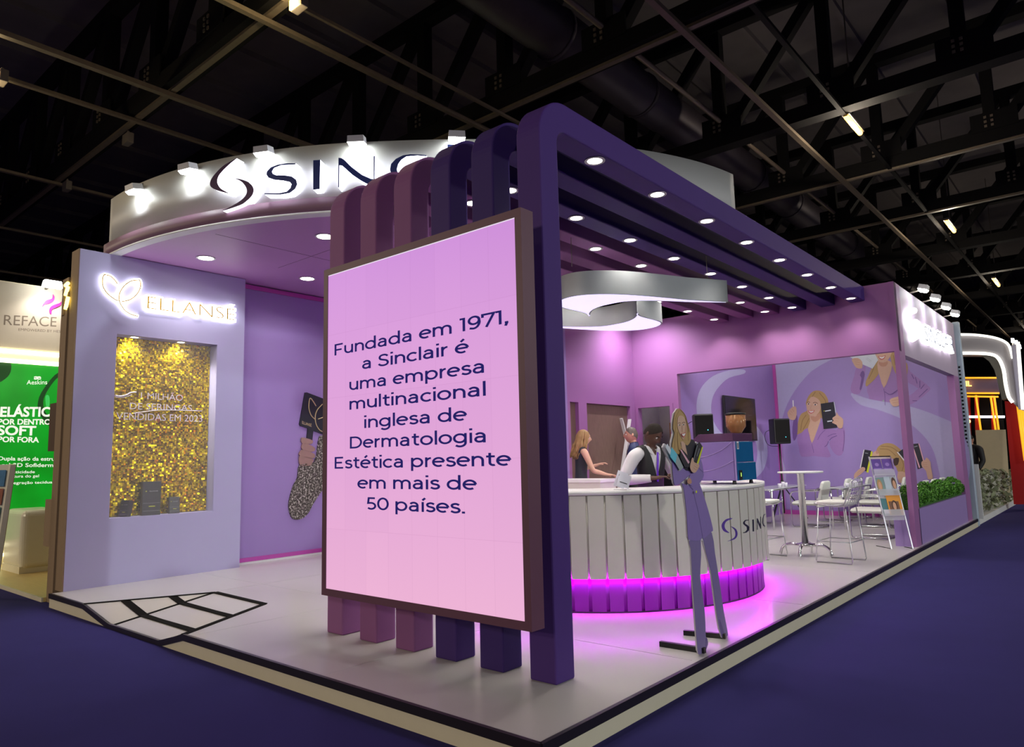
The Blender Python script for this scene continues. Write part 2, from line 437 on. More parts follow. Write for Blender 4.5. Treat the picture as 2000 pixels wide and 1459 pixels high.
def flood(u, v, label, glow=False):
    p = px(u, v, 'z', TZ-0.22)
    t = thing('floodlight', tuple(p), label, 'lamp', 'floodlights on the hall rails')
    b = MB(); b.box(p.x-0.13, p.x+0.13, p.y-0.06, p.y+0.06, p.z-0.1, p.z+0.1); b.build('housing', m_gal, t, 0.01)
    b = MB(); b.bar((p.x, p.y, p.z+0.08), (p.x, p.y, TZ-0.05), 0.03); b.build('bracket', m_gal, t)
    if glow:
        b = MB(); b.box(p.x-0.11, p.x+0.11, p.y-0.09, p.y-0.06, p.z-0.10, p.z+0.04); b.build('lens', m_tube, t); lamp_point('flood_glow', (p.x, p.y-0.3, p.z-0.2), 40, (1.0, 0.78, 0.42), 0.1)
flood(250, 272, 'grey box floodlight hung at a rail above the round sign')
flood(131, 364, 'small tilted floodlight hung above the white wall pillar')
flood(585, 6, 'glowing amber floodlight at the very top of the hall roof', True)
flood(4, 152, 'glowing amber floodlight at the left edge of the hall roof', True)

# ------------------------------------------------------------------ platform with a ramp
RA, RB, RC, RD = (-6.0, 0.0), (-5.445, 1.12), (-4.36, 1.08), (-3.76, 0.0)
FA, FB = (-5.315, 0.0), (-4.21, 0.0)
X0, X1, Y1 = -7.03, 0.0, 13.75
b = MB()
top = [(X0, 0), RA, RB, RC, RD, (X1, 0), (X1, Y1), (X0, Y1)]
b.poly([(x, y, PT) for x, y in top])
g = 0.012
b.poly([(*FA, g), (*FB, g), (*RC, PT), (*RB, PT)])
b.poly([(*RA, PT), (*FA, g), (*RB, PT)])
b.poly([(*FB, g), (*RD, PT), (*RC, PT)])
front = [((X0, 0), PT), (RA, PT), (FA, g), (FB, g), (RD, PT), ((X1, 0), PT), ((X1, Y1), PT), ((X0, Y1), PT)]
for (p, z), (q, z2) in zip(front, front[1:]+front[:1]):
    b.poly([(p[0], p[1], 0), (q[0], q[1], 0), (q[0], q[1], z2), (p[0], p[1], z)], 1)
b.box(-7.262, X0, 2.265, Y1, 0.0, PT); structure(b.build('floor_platform', [m_deck, m_fascia]))
b = MB()
path = [((X0, 0), PT), (RA, PT), (FA, g+0.025), (FB, g+0.025), (RD, PT), ((X1+0.012, -0.012), PT), ((X1, 8.0), PT), ((X1, Y1), PT)]
def edge(p, z, q, z2):
    d = Vector((q[0]-p[0], q[1]-p[1])).normalized(); n = Vector((d.y, -d.x))*0.012; i_ = Vector((d.y, -d.x))*-0.014
    P = [(p[0]+n.x, p[1]+n.y, z-0.048), (q[0]+n.x, q[1]+n.y, z2-0.048), (q[0]+i_.x, q[1]+i_.y, z2-0.048), (p[0]+i_.x, p[1]+i_.y, z-0.048)]
    b.hexa(P+[(a, c, (z if k in (0, 3) else z2)+0.004) for k, (a, c, _) in enumerate(P)])
for (p, z), (q, z2) in zip(path, path[1:]): edge(p, z, q, z2)
structure(b.build('trim_1', m_trim))
# black tape outlining the ramp
def lerp(a, c, t): return Vector(a).lerp(Vector(c), t)
pa, pb, pc, pd = Vector((*RA, PT)), Vector((*RB, PT)), Vector((*RC, PT)), Vector((*RD, PT))
fa, fb = Vector((*FA, g)), Vector((*FB, g))
segs = [(pa, pb, 0.04), (pb, pc, 0.065), (pc, pd, 0.055), (fa, pb, 0.045), (fb, pc, 0.05)]
for t in (0.30, 0.66):
    segs += [(lerp(pa, pb, t), lerp(fa, pb, t), 0.085), (lerp(fa, pb, t), lerp(fb, pc, t), 0.085), (lerp(fb, pc, t), lerp(pd, pc, t), 0.085)]
b = MB()
for a, c, w in segs: b.bar(a+Vector((0, 0, 0.002)), c+Vector((0, 0, 0.002)), w, 0.006)
tag(b.build('ramp_tape', m_tape), 'black tape lines marking the access ramp in the white deck', 'tape')
m_joint = M('deck joint', (172, 168, 168), 0.6)
b = MB()
for x in (-1.83, -3.66, -5.49):
    b.box(x-0.002, x+0.002, 1.2 if -5.6 < x < -3.7 else 0.05, 8.6, PT, PT+0.0012)
for y in (1.22*1.4, 1.22*3.2, 1.22*5): b.box(-7.0, -0.05, y-0.002, y+0.002, PT, PT+0.0012)
structure(b.build('floor_joint', m_joint))

# ------------------------------------------------------------------ left wall with the golden niche
XL = -7.028
NY0, NY1, NZ0, NZ1 = 0.585, 1.872, 0.935, 3.185
ZS = 4.177
b = MB()
xb = XL-0.235
b.box(xb, XL, 0.134, NY0, PT, ZS); b.box(xb, XL, NY1, 2.265, PT, ZS)
b.box(xb, XL, NY0, NY1, PT, NZ0); b.box(xb, XL, NY0, NY1, NZ1, ZS)
b.box(xb-0.03, xb, 0.134, 2.265, PT, ZS)
structure(b.build('wall_left', m_lav))
b = MB(); b.box(XL-0.235, XL-0.002, 0.120, 0.134, PT, ZS-0.002); structure(b.build('wall_edge', m_brown))  # thin brown plate over the wall's front end
b = MB(); b.box(-7.47, XL-0.24, 0.10, 0.30, 0.0, 3.86); b.box(-7.47, -7.27, 0.30, 2.6, 0.0, 3.86); structure(b.build('wall_neighbour', m_brown))
# violet wall beyond it, with its magenta glow put into the skirting's flat colour
b = MB(); b.box(-7.36, -7.262, 2.265, 6.5, PT, ZS); structure(b.build('wall_violet', m_pur))
b = MB(); b.box(-7.262, -7.235, 2.265, 6.5, PT+0.03, PT+0.085); b.box(-7.262, -7.235, 2.265, 6.5, ZS-0.07, ZS-0.01); structure(b.build('trim_2', m_mag))
b = MB(); b.box(-7.262, -7.215, 2.265, 6.5, PT, PT+0.028); structure(b.build('baseboard_violet', m_white))
b = MB(); b.box(-7.36, -4.53, 6.45, 6.55, PT, ZS); structure(b.build('wall_alcove', m_pur))
# storage wall with two walnut doors (faces the counter)
XS = -4.53
b = MB()
b.box(XS-0.1, XS, 6.55, 6.62, PT, 4.17); b.box(XS-0.1, XS, 6.62, 8.50, 2.44, 4.17); b.box(XS-0.1, XS, 8.50, 8.669, PT, 4.17); b.box(XS-0.1, XS, 6.86, 7.10, PT, 2.44)
structure(b.build('wall_storage', m_mau))
b = MB(); b.box(XS-0.16, XS-0.07, 6.50, 6.86, PT, 2.44); structure(b.build('door_1', m_wood))
b = MB(); b.box(XS-0.16, XS-0.07, 7.10, 8.50, PT, 2.44); structure(b.build('door_2', m_wood))
# back wall with a doorway and the wide opening to the meeting room
YB = 8.669; XR = -0.057
b = MB()
b.box(-4.53, -4.46, YB, YB+0.1, PT, 4.0); b.box(-3.80, -3.637, YB, YB+0.1, PT, 4.0); b.box(-4.46, -3.80, YB, YB+0.1, 2.412, 4.0)
b.box(-3.637, XR, YB, YB+0.14, 2.965, 4.002)
structure(b.build('wall_back', m_mau))
b = MB()
for x0, x1 in ((-4.50, -4.455), (-3.805, -3.745)): b.box(x0, x1, YB-0.02, YB+0.12, PT, 2.45)
b.box(-4.455, -3.805, YB-0.02, YB+0.12, 2.405, 2.45); structure(b.build('trim_3', m_mau))
b = MB(); b.box(-4.6, -3.75, 9.62, 9.7, PT, 3.0); structure(b.build('wall_closet', m_grey))
b = MB(); b.box(-4.62, -4.55, 8.77, 9.7, PT, 3.0); structure(b.build('wall_closet_side', m_grey))
b = MB(); b.box(-4.12, -3.82, 9.2, 9.6, 1.75, 2.13)
tag(b.build('cardboard_box', M('brown cardboard', (150, 104, 52), 0.8, var=0.1)), 'brown cardboard box inside the dim storage closet doorway', 'box')
b = MB(); b.box(-4.45, -3.85, 9.25, 9.6, PT, 1.72)  # plain dark block for the closet's dark lower part
tag(b.build('closet_dark_block', m_dark), 'plain dark block filling the lower part of the dim storage closet', 'cabinet')
# corner post, planter wall and side fascia
b = MB(); b.box(-0.125, XR, YB-0.004, YB+0.36, PT, 4.004); structure(b.build('wall_post', m_mau))
b = MB(); b.box(XR-0.12, XR, YB+0.36, 13.6, 2.93, 4.0); structure(b.build('wall_right_fascia', M('lilac grey board', (168, 150, 178), 0.6)))
b = MB(); b.box(XR-0.12, XR, 13.08, 13.6, PT, 2.93); structure(b.build('wall_right_post', m_mau))
b = MB(); b.box(-0.33, -0.125, YB+0.002, YB+0.06, PT, 0.66); b.box(XR-0.05, XR, YB+0.3, 13.1, PT, 0.66); b.box(-0.33, -0.29, YB+0.06, 13.1, PT, 0.66); b.box(-0.29, XR-0.05, YB+0.06, 13.1, 0.45, 0.56)
structure(b.build('wall_planter', m_pur))
# meeting room
YM = 13.55
b = MB(); b.box(-3.80, XR-0.12, YM, YM+0.1, PT, 4.0); structure(b.build('wall_meeting', m_pur))
b = MB(); b.box(-3.80, -3.70, YB+0.1, YM, PT, 4.0); structure(b.build('wall_television', M('lilac painted board', (146, 116, 186), 0.6)))
b = MB(); b.box(-3.7, XR-0.12, YM-0.03, YM, PT, PT+0.09); b.box(-3.71, -3.64, YM-0.05, YM, PT, 4.0); structure(b.build('trim_4', m_mag))

# bare spots added unseen in the meeting room to brighten its printed walls
for x, ty in ((-3.1, 12.9), (-2.2, 13.4), (-1.2, 13.4), (-0.5, 13.3)):
    lamp_spot('meeting_room_fill', (x, YB+0.30, 3.85), (x-0.1, ty, 1.5), 72, NEUT, 120, 0.9, 0.06)
lamp_spot('meeting_room_fill', (-0.4, 10.2, 3.85), (-3.7, 11.2, 1.8), 150, NEUT, 120, 0.9, 0.06)
lamp_spot('meeting_room_fill', (-2.0, 11.6, 3.95), (-2.0, 11.6, 0), 60, NEUT, 140, 0.9, 0.06)
lamp_point('closet_fill', (-4.15, 9.1, 2.9), 6, NEUT, 0.05)  # light added inside the closet, no lamp built for it
lamp_spot('passage_spot', (-3.9, 7.9, 4.1), (-4.15, 8.35, 0), 190, (1, 0.92, 0.95), 150, 0.9, 0.06)
# ------------------------------------------------------------------ six rounded arches carrying the slatted roof
def pxp(u, v, p0, n):
    d = _fw + _rt*((u-1000)/FPX) - _up*((v-729.5)/FPX)
    p0 = Vector(p0); n = Vector(n)
    return CAM + d*((p0-CAM).dot(n)/d.dot(n))
AX1, AP, AW, AY, AD, AH, AB = -0.459, 0.430, 0.209, 0.739, 0.194, 3.990, 0.216
arch_cols = [(70, 46, 114), (56, 38, 100), (62, 42, 104), (124, 78, 126), (128, 80, 128), (132, 84, 132)]
arch_names = ['dark indigo arch nearest the cut-out figure, frontmost of the six', 'dark indigo arch just behind the frontmost one', 'dark indigo arch third from the front corner',
              'plum arch next to the three indigo ones', 'plum arch second from the left end', 'plum arch at the left end under the round sign']
m_bezel = M('brushed downlight rim', (190, 186, 190), 0.4, 0.3)
def downlight(parent, x, y, z, r=0.062, power=26, col=(1, 0.93, 0.84), size=125, lens=None, blend=0.8):
    b = MB(); b.lathe([(r+0.018, -0.006), (r+0.018, 0.0), (r-0.004, 0.0), (r-0.004, -0.006), (r+0.018, -0.006)], (x, y, z), 20, cap=False); d = b.build('downlight', m_bezel, parent)
    b = MB(); b.lathe([(0, -0.0045), (r-0.004, -0.0045), (r-0.006, 0.0), (0, 0.0)], (x, y, z), 20); b.build('lens', lens or m_lens, d)
    if power: lamp_spot('downlight_beam', (x, y, z-0.03), (x, y, 0), power, col, size, blend, 0.05)
    return d
XC = [AX1-i*AP-AW/2 for i in range(6)]
for i in range(6):
    x1 = AX1-i*AP
    t = thing('canopy_arch', (x1-AW/2, AY+AD/2, PT), arch_names[i], 'arch', 'rounded arches over the stand')
    Ro, Ri = 0.30, 0.10
    pts = [(AY, PT)] + [tuple(p) for p in arc(AY+Ro, AH-Ro, Ro, Ro, 180, 90, 12)] + [(YB-0.003, AH), (YB-0.003, AH-AB)] + \
          [tuple(p) for p in arc(AY+AD+Ri, AH-AB-Ri, Ri, Ri, 90, 180, 8)] + [(AY+AD, PT)]
    m = M('arch vinyl %d' % i, arch_cols[i], 0.6, var=0.05, scale=4, spec=0.15)
    b = MB(); b.prism([(x1-AW, y, z) for y, z in pts], (AW, 0, 0)); b.build('arch_body', m, t, 0.012, 2)
    if i in (0, 2, 3, 5):
        for k in range(8):
            y = 1.552+k*0.965
            downlight(t, x1-AW/2, y, AH-AB, power=30)

# ------------------------------------------------------------------ LED wall in front of the arches
sx0, sx1, sz0, sz1, sy, sd = -2.471, -0.401, 0.530, 3.073, 0.445, 0.119
t = thing('led_screen', ((sx0+sx1)/2, sy+sd/2, sz0), 'big upright pink screen with navy Portuguese text in a plum frame', 'screen')
m_scf = M('plum screen frame', (92, 54, 76), 0.5)
b = MB(); f_ = 0.052
b.box(sx0, sx1, sy+0.02, sy+sd, sz0, sz1)
b.box(sx0, sx0+f_, sy, sy+0.02, sz0, sz1); b.box(sx1-f_, sx1, sy, sy+0.02, sz0, sz1)
b.box(sx0+f_, sx1-f_, sy, sy+0.02, sz0, sz0+f_); b.box(sx0+f_, sx1-f_, sy, sy+0.02, sz1-f_, sz1)
b.build('screen_frame', m_scf, t)
for xc in XC[1:5]:
    for z_ in (1.2, 2.4):
        b = MB(); b.box(xc-0.05, xc+0.05, sy+sd, AY, z_, z_+0.1); b.build('bracket', m_scf, t)
m_scr = bpy.data.materials.new('lit screen picture'); m_scr.use_nodes = True
nt = m_scr.node_tree; bs = nt.nodes['Principled BSDF']; bs.inputs['Base Color'].default_value = (0.02, 0.02, 0.02, 1); bs.inputs['Roughness'].default_value = 0.5
tc = nt.nodes.new('ShaderNodeTexCoord'); sp = nt.nodes.new('ShaderNodeSeparateXYZ'); nt.links.new(tc.outputs['Generated'], sp.inputs[0])
rp = nt.nodes.new('ShaderNodeValToRGB'); nt.links.new(sp.outputs['Z'], rp.inputs[0])
for p_, c_ in ((0.0, (240, 180, 216)), (0.55, (226, 160, 218)), (1.0, (206, 140, 220))):
    e = rp.color_ramp.elements[0] if p_ == 0 else (rp.color_ramp.elements[1] if p_ == 1 else rp.color_ramp.elements.new(p_)); e.position = p_; e.color = rgb(*c_)
nz = nt.nodes.new('ShaderNodeTexNoise'); nz.inputs['Scale'].default_value = 2.2; nz.inputs['Detail'].default_value = 3; nt.links.new(tc.outputs['Object'], nz.inputs['Vector'])
bk = nt.nodes.new('ShaderNodeTexBrick'); bk.offset = 0.0; bk.inputs['Scale'].default_value = 1.0; bk.inputs['Mortar Size'].default_value = 0.0016; bk.inputs['Brick Width'].default_value = 0.25; bk.inputs['Row Height'].default_value = 0.5
mpn = nt.nodes.new('ShaderNodeMapping'); mpn.inputs['Rotation'].default_value = (R(-90), 0, 0); nt.links.new(tc.outputs['Object'], mpn.inputs['Vector']); nt.links.new(mpn.outputs[0], bk.inputs['Vector'])
bk.inputs['Color1'].default_value = (1, 1, 1, 1); bk.inputs['Color2'].default_value = (0.97, 0.96, 0.98, 1); bk.inputs['Mortar'].default_value = (0.9, 0.86, 0.9, 1)
mx = nt.nodes.new('ShaderNodeMix'); mx.data_type = 'RGBA'; mx.blend_type = 'MULTIPLY'; mx.inputs[0].default_value = 1.0
nt.links.new(rp.outputs[0], mx.inputs[6]); nt.links.new(bk.outputs['Color'], mx.inputs[7])
nt.links.new(mx.outputs[2], bs.inputs['Emission Color']); bs.inputs['Emission Strength'].default_value = 0.96
b = MB(); b.box(sx0+f_, sx1-f_, sy+0.006, sy+0.02, sz0+f_, sz1-f_); dsp = b.build('display_panel', m_scr, t)
m_navy = M('navy lettering', (6, 5, 12), 0.9, emit=(34, 32, 98), es=1.0, spec=0.0)
LN = [('Fundada em 1971,', -2.335, -0.535, 2.362), ('a Sinclair \u00e9', -1.985, -0.885, 2.218), ('uma empresa', -2.142, -0.738, 2.072), ('multinacional', -2.142, -0.735, 1.925),
      ('inglesa de', -1.962, -0.912, 1.778), ('Dermatologia', -2.135, -0.735, 1.632), ('Est\u00e9tica presente', -2.325, -0.545, 1.484), ('em mais de', -2.035, -0.835, 1.336), ('50 pa\u00edses.', -1.93, -0.935, 1.186)]
b = MB()
for s_, x0, x1, z in LN: stroke_text(b, s_, (x0, sy+0.0035, z), (1, 0, 0), (0, 0, 1), 0.089, x1-x0, 0.142)
b.build('lettering', m_navy, dsp, fixn=False)

# ------------------------------------------------------------------ round canopy with the illuminated name
CX, CY = -7.11, 6.183
def rr(base):
    def f(a):
        k = min(1, max(0, (a+52)/45)); return base+0.45*k*k*(3-2*k)
    return f
t = thing('round_canopy', (CX+3.5, CY-4.0, ZS), 'round white canopy drum with plum band and lilac underside', 'canopy')
b = MB(); b.ring_wall(CX, CY, rr(5.64), 4.355, 4.975, -92, -7, 90, 0.08); b.build('sign_band', M('white drum board', (188, 188, 188), 0.55, var=0.02), t)
b = MB(); b.ring_wall(CX, CY, rr(5.70), 4.20, 4.355, -92, -7, 90, 0.10); b.build('plum_band', M('plum drum board', (118, 84, 106), 0.55), t)
b = MB(); b.ring_wall(CX, CY, rr(5.705), ZS, 4.20, -92, -7, 90, 0.115); b.build('lip', m_white, t)
b = MB()
fs = rr(5.60); P = [(CX+fs(a)*math.cos(R(a)), CY+fs(a)*math.sin(R(a)), 4.185) for a in range(-92, -6)]
P = [p for p in P] + [(-1.3, 6.52, 4.185), (-7.3, 6.52, 4.185)]
b.prism(P, (0, 0, 0.05))
b.build('soffit', M('lilac soffit board', (168, 122, 176), 0.5, var=0.02), t)
b = MB(); b.box(-5.42, -5.416, 1.0, 2.9, 4.183, 4.186); b.box(-6.2, -2.8, 2.28, 2.284, 4.183, 4.186); b.build('board_seam', m_scf, t)
for x, y in ((-6.415, 1.381), (-4.611, 1.931), (-6.412, 2.877), (-4.6, 3.6), (-6.4, 4.8), (-3.0, 5.6)):
    downlight(t, x, y, 4.185, 0.10, 75, (1, 0.94, 0.9), 140, blend=1.0)
# letters
m_lnavy = M('navy letter face', (38, 52, 118), 0.35, var=0.15); m_lplum = M('plum letter face', (84, 58, 92), 0.35, var=0.1)
sign = thing('illuminated_sign', (-4.6, 1.3, 4.3), 'illuminated company name with crescent emblem on the round white canopy', 'sign')
def glyph(name, pts, face, org, k, sm=0, dep=0.125, depf=None):
    P = [(org[0]+x*k, org[1]+y*k) for x, y in pts]
    if sm: P = [tuple(p) for p in cr(P, sm, True)]
    cxp = sum(p[0] for p in P)/len(P); cyp = sum(p[1] for p in P)/len(P)
    q = px(cxp, cyp, 'z', 4.66)
    a = math.degrees(math.atan2(q.y-CY, q.x-CX)); f = rr(5.64)
    for _ in range(12):                      # angle of the drum behind this glyph
        n = Vector((math.cos(R(a)), math.sin(R(a)), 0)); c0 = Vector((CX, CY, 0))+n*(f(a)+dep)
        q = pxp(cxp, cyp, c0, n); a = math.degrees(math.atan2(q.y-CY, q.x-CX))
    F = [pxp(u, v, c0, n) for u, v in P]
    b = MB(); b.prism([p-n*(dep-0.004) for p in F], n*(dep-0.008)); o = b.build(name, m_led, sign)
    b = MB(); b.prism([p-n*0.004 for p in F], n*0.004); b.build('letter_face', face, o)
    return a
kz, oz = 0.1782, (400, 260)
glyph('crescent', [(348, 275), (224, 342), (140, 415), (73, 499), (56, 561), (79, 600), (152, 634), (264, 659), (190, 617), (152, 578), (135, 527), (152, 466), (208, 398), (292, 320)], m_lplum, oz, kz, 3)
glyph('crescent', [(325, 497), (398, 508), (480, 538), (527, 589), (533, 640), (511, 690), (449, 750), (381, 791), (196, 852), (292, 800), (390, 741), (449, 679), (460, 620), (430, 561), (380, 520)], m_lplum, oz, kz, 3)
glyph('letter_s', [(995, 330), (900, 330), (800, 345), (720, 375), (680, 420), (675, 455), (700, 490), (760, 510), (860, 520), (930, 535), (950, 560), (940, 600), (900, 640), (820, 658), (655, 660), (655, 672), (830, 673), (930, 655), (990, 610), (1012, 560), (1000, 510), (950, 475), (870, 462), (780, 460), (745, 445), (735, 420), (760, 380), (840, 350), (992, 343)], m_lnavy, oz, kz)
glyph('letter_i', [(1188, 297), (1265, 293), (1258, 612), (1188, 620)], m_lnavy, oz, kz)
kz, oz = 0.14, (640, 250)
glyph('letter_n', [(150, 415), (190, 420), (230, 445), (340, 550), (480, 655), (600, 708), (641, 712), (641, 393), (658, 393), (655, 745), (610, 792), (540, 775), (450, 725), (340, 650), (240, 560), (200, 525), (165, 520), (160, 828), (147, 828)], m_lnavy, oz, kz)
ac = glyph('letter_c', [(1380, 378), (1280, 368), (1150, 365), (1050, 380), (950, 430), (885, 500), (870, 575), (885, 650), (950, 720), (1050, 770), (1150, 785), (1280, 782), (1380, 772), (1380, 757), (1250, 767), (1100, 755), (1030, 710), (985, 650), (965, 575), (985, 500), (1030, 440), (1100, 395), (1250, 383), (1380, 393)], m_lnavy, oz, kz)
def block_letter(name, polys, a):
    n = Vector((math.cos(R(a)), math.sin(R(a)), 0)); tg = Vector((-math.sin(R(a)), math.cos(R(a)), 0)); o0 = Vector((CX, CY, 4.52))+n*(rr(5.64)(a)+0.125)
    b = MB(); b2 = MB()
    for P in polys:
        F = [o0+tg*(x*0.34)+Vector((0, 0, y*0.34)) for x, y in P]
        b.prism([p-n*0.121 for p in F], n*0.117); b2.prism([p-n*0.004 for p in F], n*0.004)
    o = b.build(name, m_led, sign); b2.build('letter_face', m_lnavy, o)
block_letter('letter_l', [[(0, 0), (0.6, 0), (0.6, 0.08), (0.2, 0.08), (0.2, 1), (0, 1)]], ac+4.2)
block_letter('letter_a', [[(0, 0), (0.08, 0), (0.45, 1), (0.62, 1), (1, 0), (0.8, 0), (0.5, 0.84)]], ac+8.2)
block_letter('letter_i', [[(0, 0), (0.2, 0), (0.2, 1), (0, 1)]], ac+13.6)
block_letter('letter_r', [[(0, 0), (0.2, 0), (0.2, 0.45), (0.6, 0), (0.85, 0), (0.42, 0.5), (0.66, 0.62), (0.66, 0.86), (0.4, 1), (0, 1)]], ac+16.4)
# arm spotlights washing the drum and the right-hand name
def arm_spot(base, tip, aim, label, group, power):
    base = Vector(base); tip = Vector(tip); aim = Vector(aim)
    t = thing('arm_spotlight', tuple(base), label, 'spotlight', group)
    b = MB(); b.bar(base, tip+Vector((0, 0, -0.02)), 0.02); b.build('arm', m_gal, t)
    d = (aim-tip).normalized()
    x = d.cross(Vector((0, 0, 1))).normalized(); y = x.cross(d)
    b = MB(); b.hexa([tip-x*.085-y*.06-d*.05, tip+x*.085-y*.06-d*.05, tip+x*.085+y*.06-d*.05, tip-x*.085+y*.06-d*.05, tip-x*.09-y*.065+d*.02, tip+x*.09-y*.065+d*.02, tip+x*.09+y*.065+d*.02, tip-x*.09+y*.065+d*.02])
    b.build('lamp_head', m_white, t)
    b = MB(); q = tip+d*0.024; b.hexa([q-x*.088-y*.064-d*.003, q+x*.088-y*.064-d*.003, q+x*.088+y*.064-d*.003, q-x*.088+y*.064-d*.003, q-x*.07-y*.045+d*.035, q+x*.07-y*.045+d*.035, q+x*.07+y*.045+d*.035, q-x*.07+y*.045+d*.035]); b.build('lens', m_lensw, t)
    lamp_spot('spotlight_beam', tuple(tip+d*0.06), tuple(aim), power, COOL, 105, 0.8, 0.04)
for (u, v), lab in zip(((262, 369), (367, 329), (515, 296), (697, 276), (892, 267)),
        ('white arm spotlight at the left end of the round canopy', 'white arm spotlight left of the crescent emblem', 'white arm spotlight above the big letter S', 'white arm spotlight above the letter N', 'white arm spotlight above the indigo arches, right of the letter C')):
    q = px(u, v, 'z', 5.0); f = rr(5.64)
    for _ in range(10):
        a = math.atan2(q.y-CY, q.x-CX); n = Vector((math.cos(a), math.sin(a), 0)); c0 = Vector((CX, CY, 0))
        q = pxp(u, v, c0+n*(f(math.degrees(a))+0.10), n)
    fr_ = f(math.degrees(a))
    arm_spot(c0+n*(fr_-0.04)+Vector((0, 0, 4.99)), q, c0+n*(fr_+0.04)+Vector((0, 0, 4.60)), lab, 'spotlights along the round canopy', 24)

# ------------------------------------------------------------------ glowing leaf emblem and name on the left wall
m_gold = M('gold line', (214, 160, 20), 0.3, 0.6)
m_glow = M('white neon', (255, 255, 250), 0.4, emit=(255, 255, 246), es=4.5)
t = thing('neon_sign', (XL, 0.4, 3.4), 'glowing white and gold leaf emblem with name on the lavender wall', 'sign')
def wl(pts, x): return [px(190+a*0.145, 520+c*0.145, 'x', x) for a, c in pts]
L1 = cr([(270, 235), (230, 180), (170, 130), (95, 112)], 5)+cr([(95, 112), (75, 150), (70, 230), (90, 300), (140, 370), (200, 420), (255, 455), (297, 463)], 4)
L2 = cr([(297, 463), (293, 420), (300, 370), (335, 300), (390, 240), (470, 195), (570, 185)], 4)+cr([(570, 185), (584, 240), (572, 310), (530, 380), (460, 440), (390, 466), (330, 472)], 4)
L3 = cr([(297, 463), (320, 520), (370, 590), (440, 640), (500, 662), (548, 674)], 4)
for nm, L in (('leaf', L1), ('leaf', L2), ('stem', L3)):
    b = MB(); b.tube(wl(L, XL+0.035), 0.023, 8); o = b.build(nm, m_glow, t)
    b = MB(); b.tube(wl(L, XL+0.085), 0.006, 6); b.build('gold_line', m_gold, o)
pa_ = px(282, 607, 'x', XL+0.03); pb_ = px(459, 631, 'x', XL+0.03)
b = MB(); add_text(b, 'ELLANS\u00c9', (XL+0.012, pa_.y, pa_.z+0.018), (0, pb_.y-pa_.y, pb_.z-pa_.z), (0, 0, 1), 0.180, (pb_-pa_).length, 0.05, 0.045); o = b.build('name_letters', m_glow, t)
b = MB(); add_text(b, 'ELLANS\u00c9', (XL+0.064, pa_.y+0.02, pa_.z+0.026), (0, pb_.y-pa_.y, pb_.z-pa_.z), (0, 0, 1), 0.17, (pb_-pa_).length-0.05, 0.004, -0.022); b.build('gold_line', m_gold, o)

# ------------------------------------------------------------------ niche: sequin panel, glass with lettering, boxes, two lamps
m_seq = bpy.data.materials.new('gold sequins'); m_seq.use_nodes = True
nt = m_seq.node_tree; bs = nt.nodes['Principled BSDF']; bs.inputs['Metallic'].default_value = 0.92; bs.inputs['Roughness'].default_value = 0.27
tc = nt.nodes.new('ShaderNodeTexCoord'); oi = nt.nodes.new('ShaderNodeTexNoise'); oi.inputs['Scale'].default_value = 30; nt.links.new(tc.outputs['Object'], oi.inputs['Vector'])
rp = nt.nodes.new('ShaderNodeValToRGB'); gi = nt.nodes.new('ShaderNodeNewGeometry'); nt.links.new(gi.outputs['Random Per Island'], rp.inputs[0]); rp.color_ramp.elements[0].position = 0.1; rp.color_ramp.elements[1].position = 0.85
rp.color_ramp.elements[0].color = rgb(132, 98, 0); rp.color_ramp.elements[1].color = rgb(255, 224, 8); nt.links.new(rp.outputs[0], bs.inputs['Base Color'])
t = thing('sequin_panel', (XL-0.19, (NY0+NY1)/2, NZ0), 'wall panel of shimmering square gold sequins lining the niche', 'panel')
b = MB(); b.box(XL-0.234, XL-0.205, NY0+0.002, NY1-0.002, NZ0+0.001, NZ1-0.002); b.build('backing', M('dark gold backing', (70, 50, 6), 0.5), t)
b = MB(); ps = 0.025
rnd = random.Random(3)
ny = int((NY1-NY0-0.01)/ps); nz_ = int((NZ1-NZ0-0.01)/(ps*0.86))
for i in range(ny):
    for j in range(nz_):
        c = Vector((XL-0.190+rnd.uniform(-0.004, 0.006), NY0+0.008+(i+0.5)*ps, NZ0+0.008+(j+0.5)*ps*0.86))
        n = Vector((1, rnd.gauss(0, 0.20), rnd.gauss(-0.05, 0.22))).normalized()
        x = n.cross(Vector((0, 0, 1))).normalized()*ps*0.46; y = x.cross(n).normalized()*ps*0.41
        b.poly([c-x-y, c+x-y, c+x+y, c-x+y])
o = b.build('sequins', m_seq, t, fixn=False); tag(o, kind='stuff')
gl = thing('niche_glass', (XL-0.02, (NY0+NY1)/2, NZ0), 'clear glass pane with white Portuguese sales lettering over the gold niche', 'glass')
m_glass = M('clear glass', (255, 255, 255), 0.02, alpha=0.06, spec=0.5)
b = MB(); b.box(XL-0.024, XL-0.019, NY0+0.003, NY1-0.003, NZ0+0.003, NZ1-0.003); b.build('pane', m_glass, gl)
m_vin = M('pale lilac vinyl letters', (226, 218, 238), 0.5)
b = MB()
xg = XL-0.0175
def gline(s_, a, c, cap):
    p = px(*a, 'x', xg); q = px(*c, 'x', xg)
    add_text(b, s_, p, (0, q.y-p.y, q.z-p.z), (0, 0, 1), cap, (q-p).length, 0, 0.0)
gline('1 MILH\u00c3O', (275, 778.5), (357, 783), 0.082); gline('DE SERINGAS', (253, 799), (375, 803), 0.082); gline('VENDIDAS EM 2023', (227, 819), (395, 824), 0.088)
b.build('lettering', m_vin, gl, fixn=False)
b = MB()
for pts, w in ((((200, 860-690), (20, 20)), 0), ):
    pass
sw = lambda pts: [px(200+a*0.192, 740+c*0.192, 'x', xg) for a, c in pts]
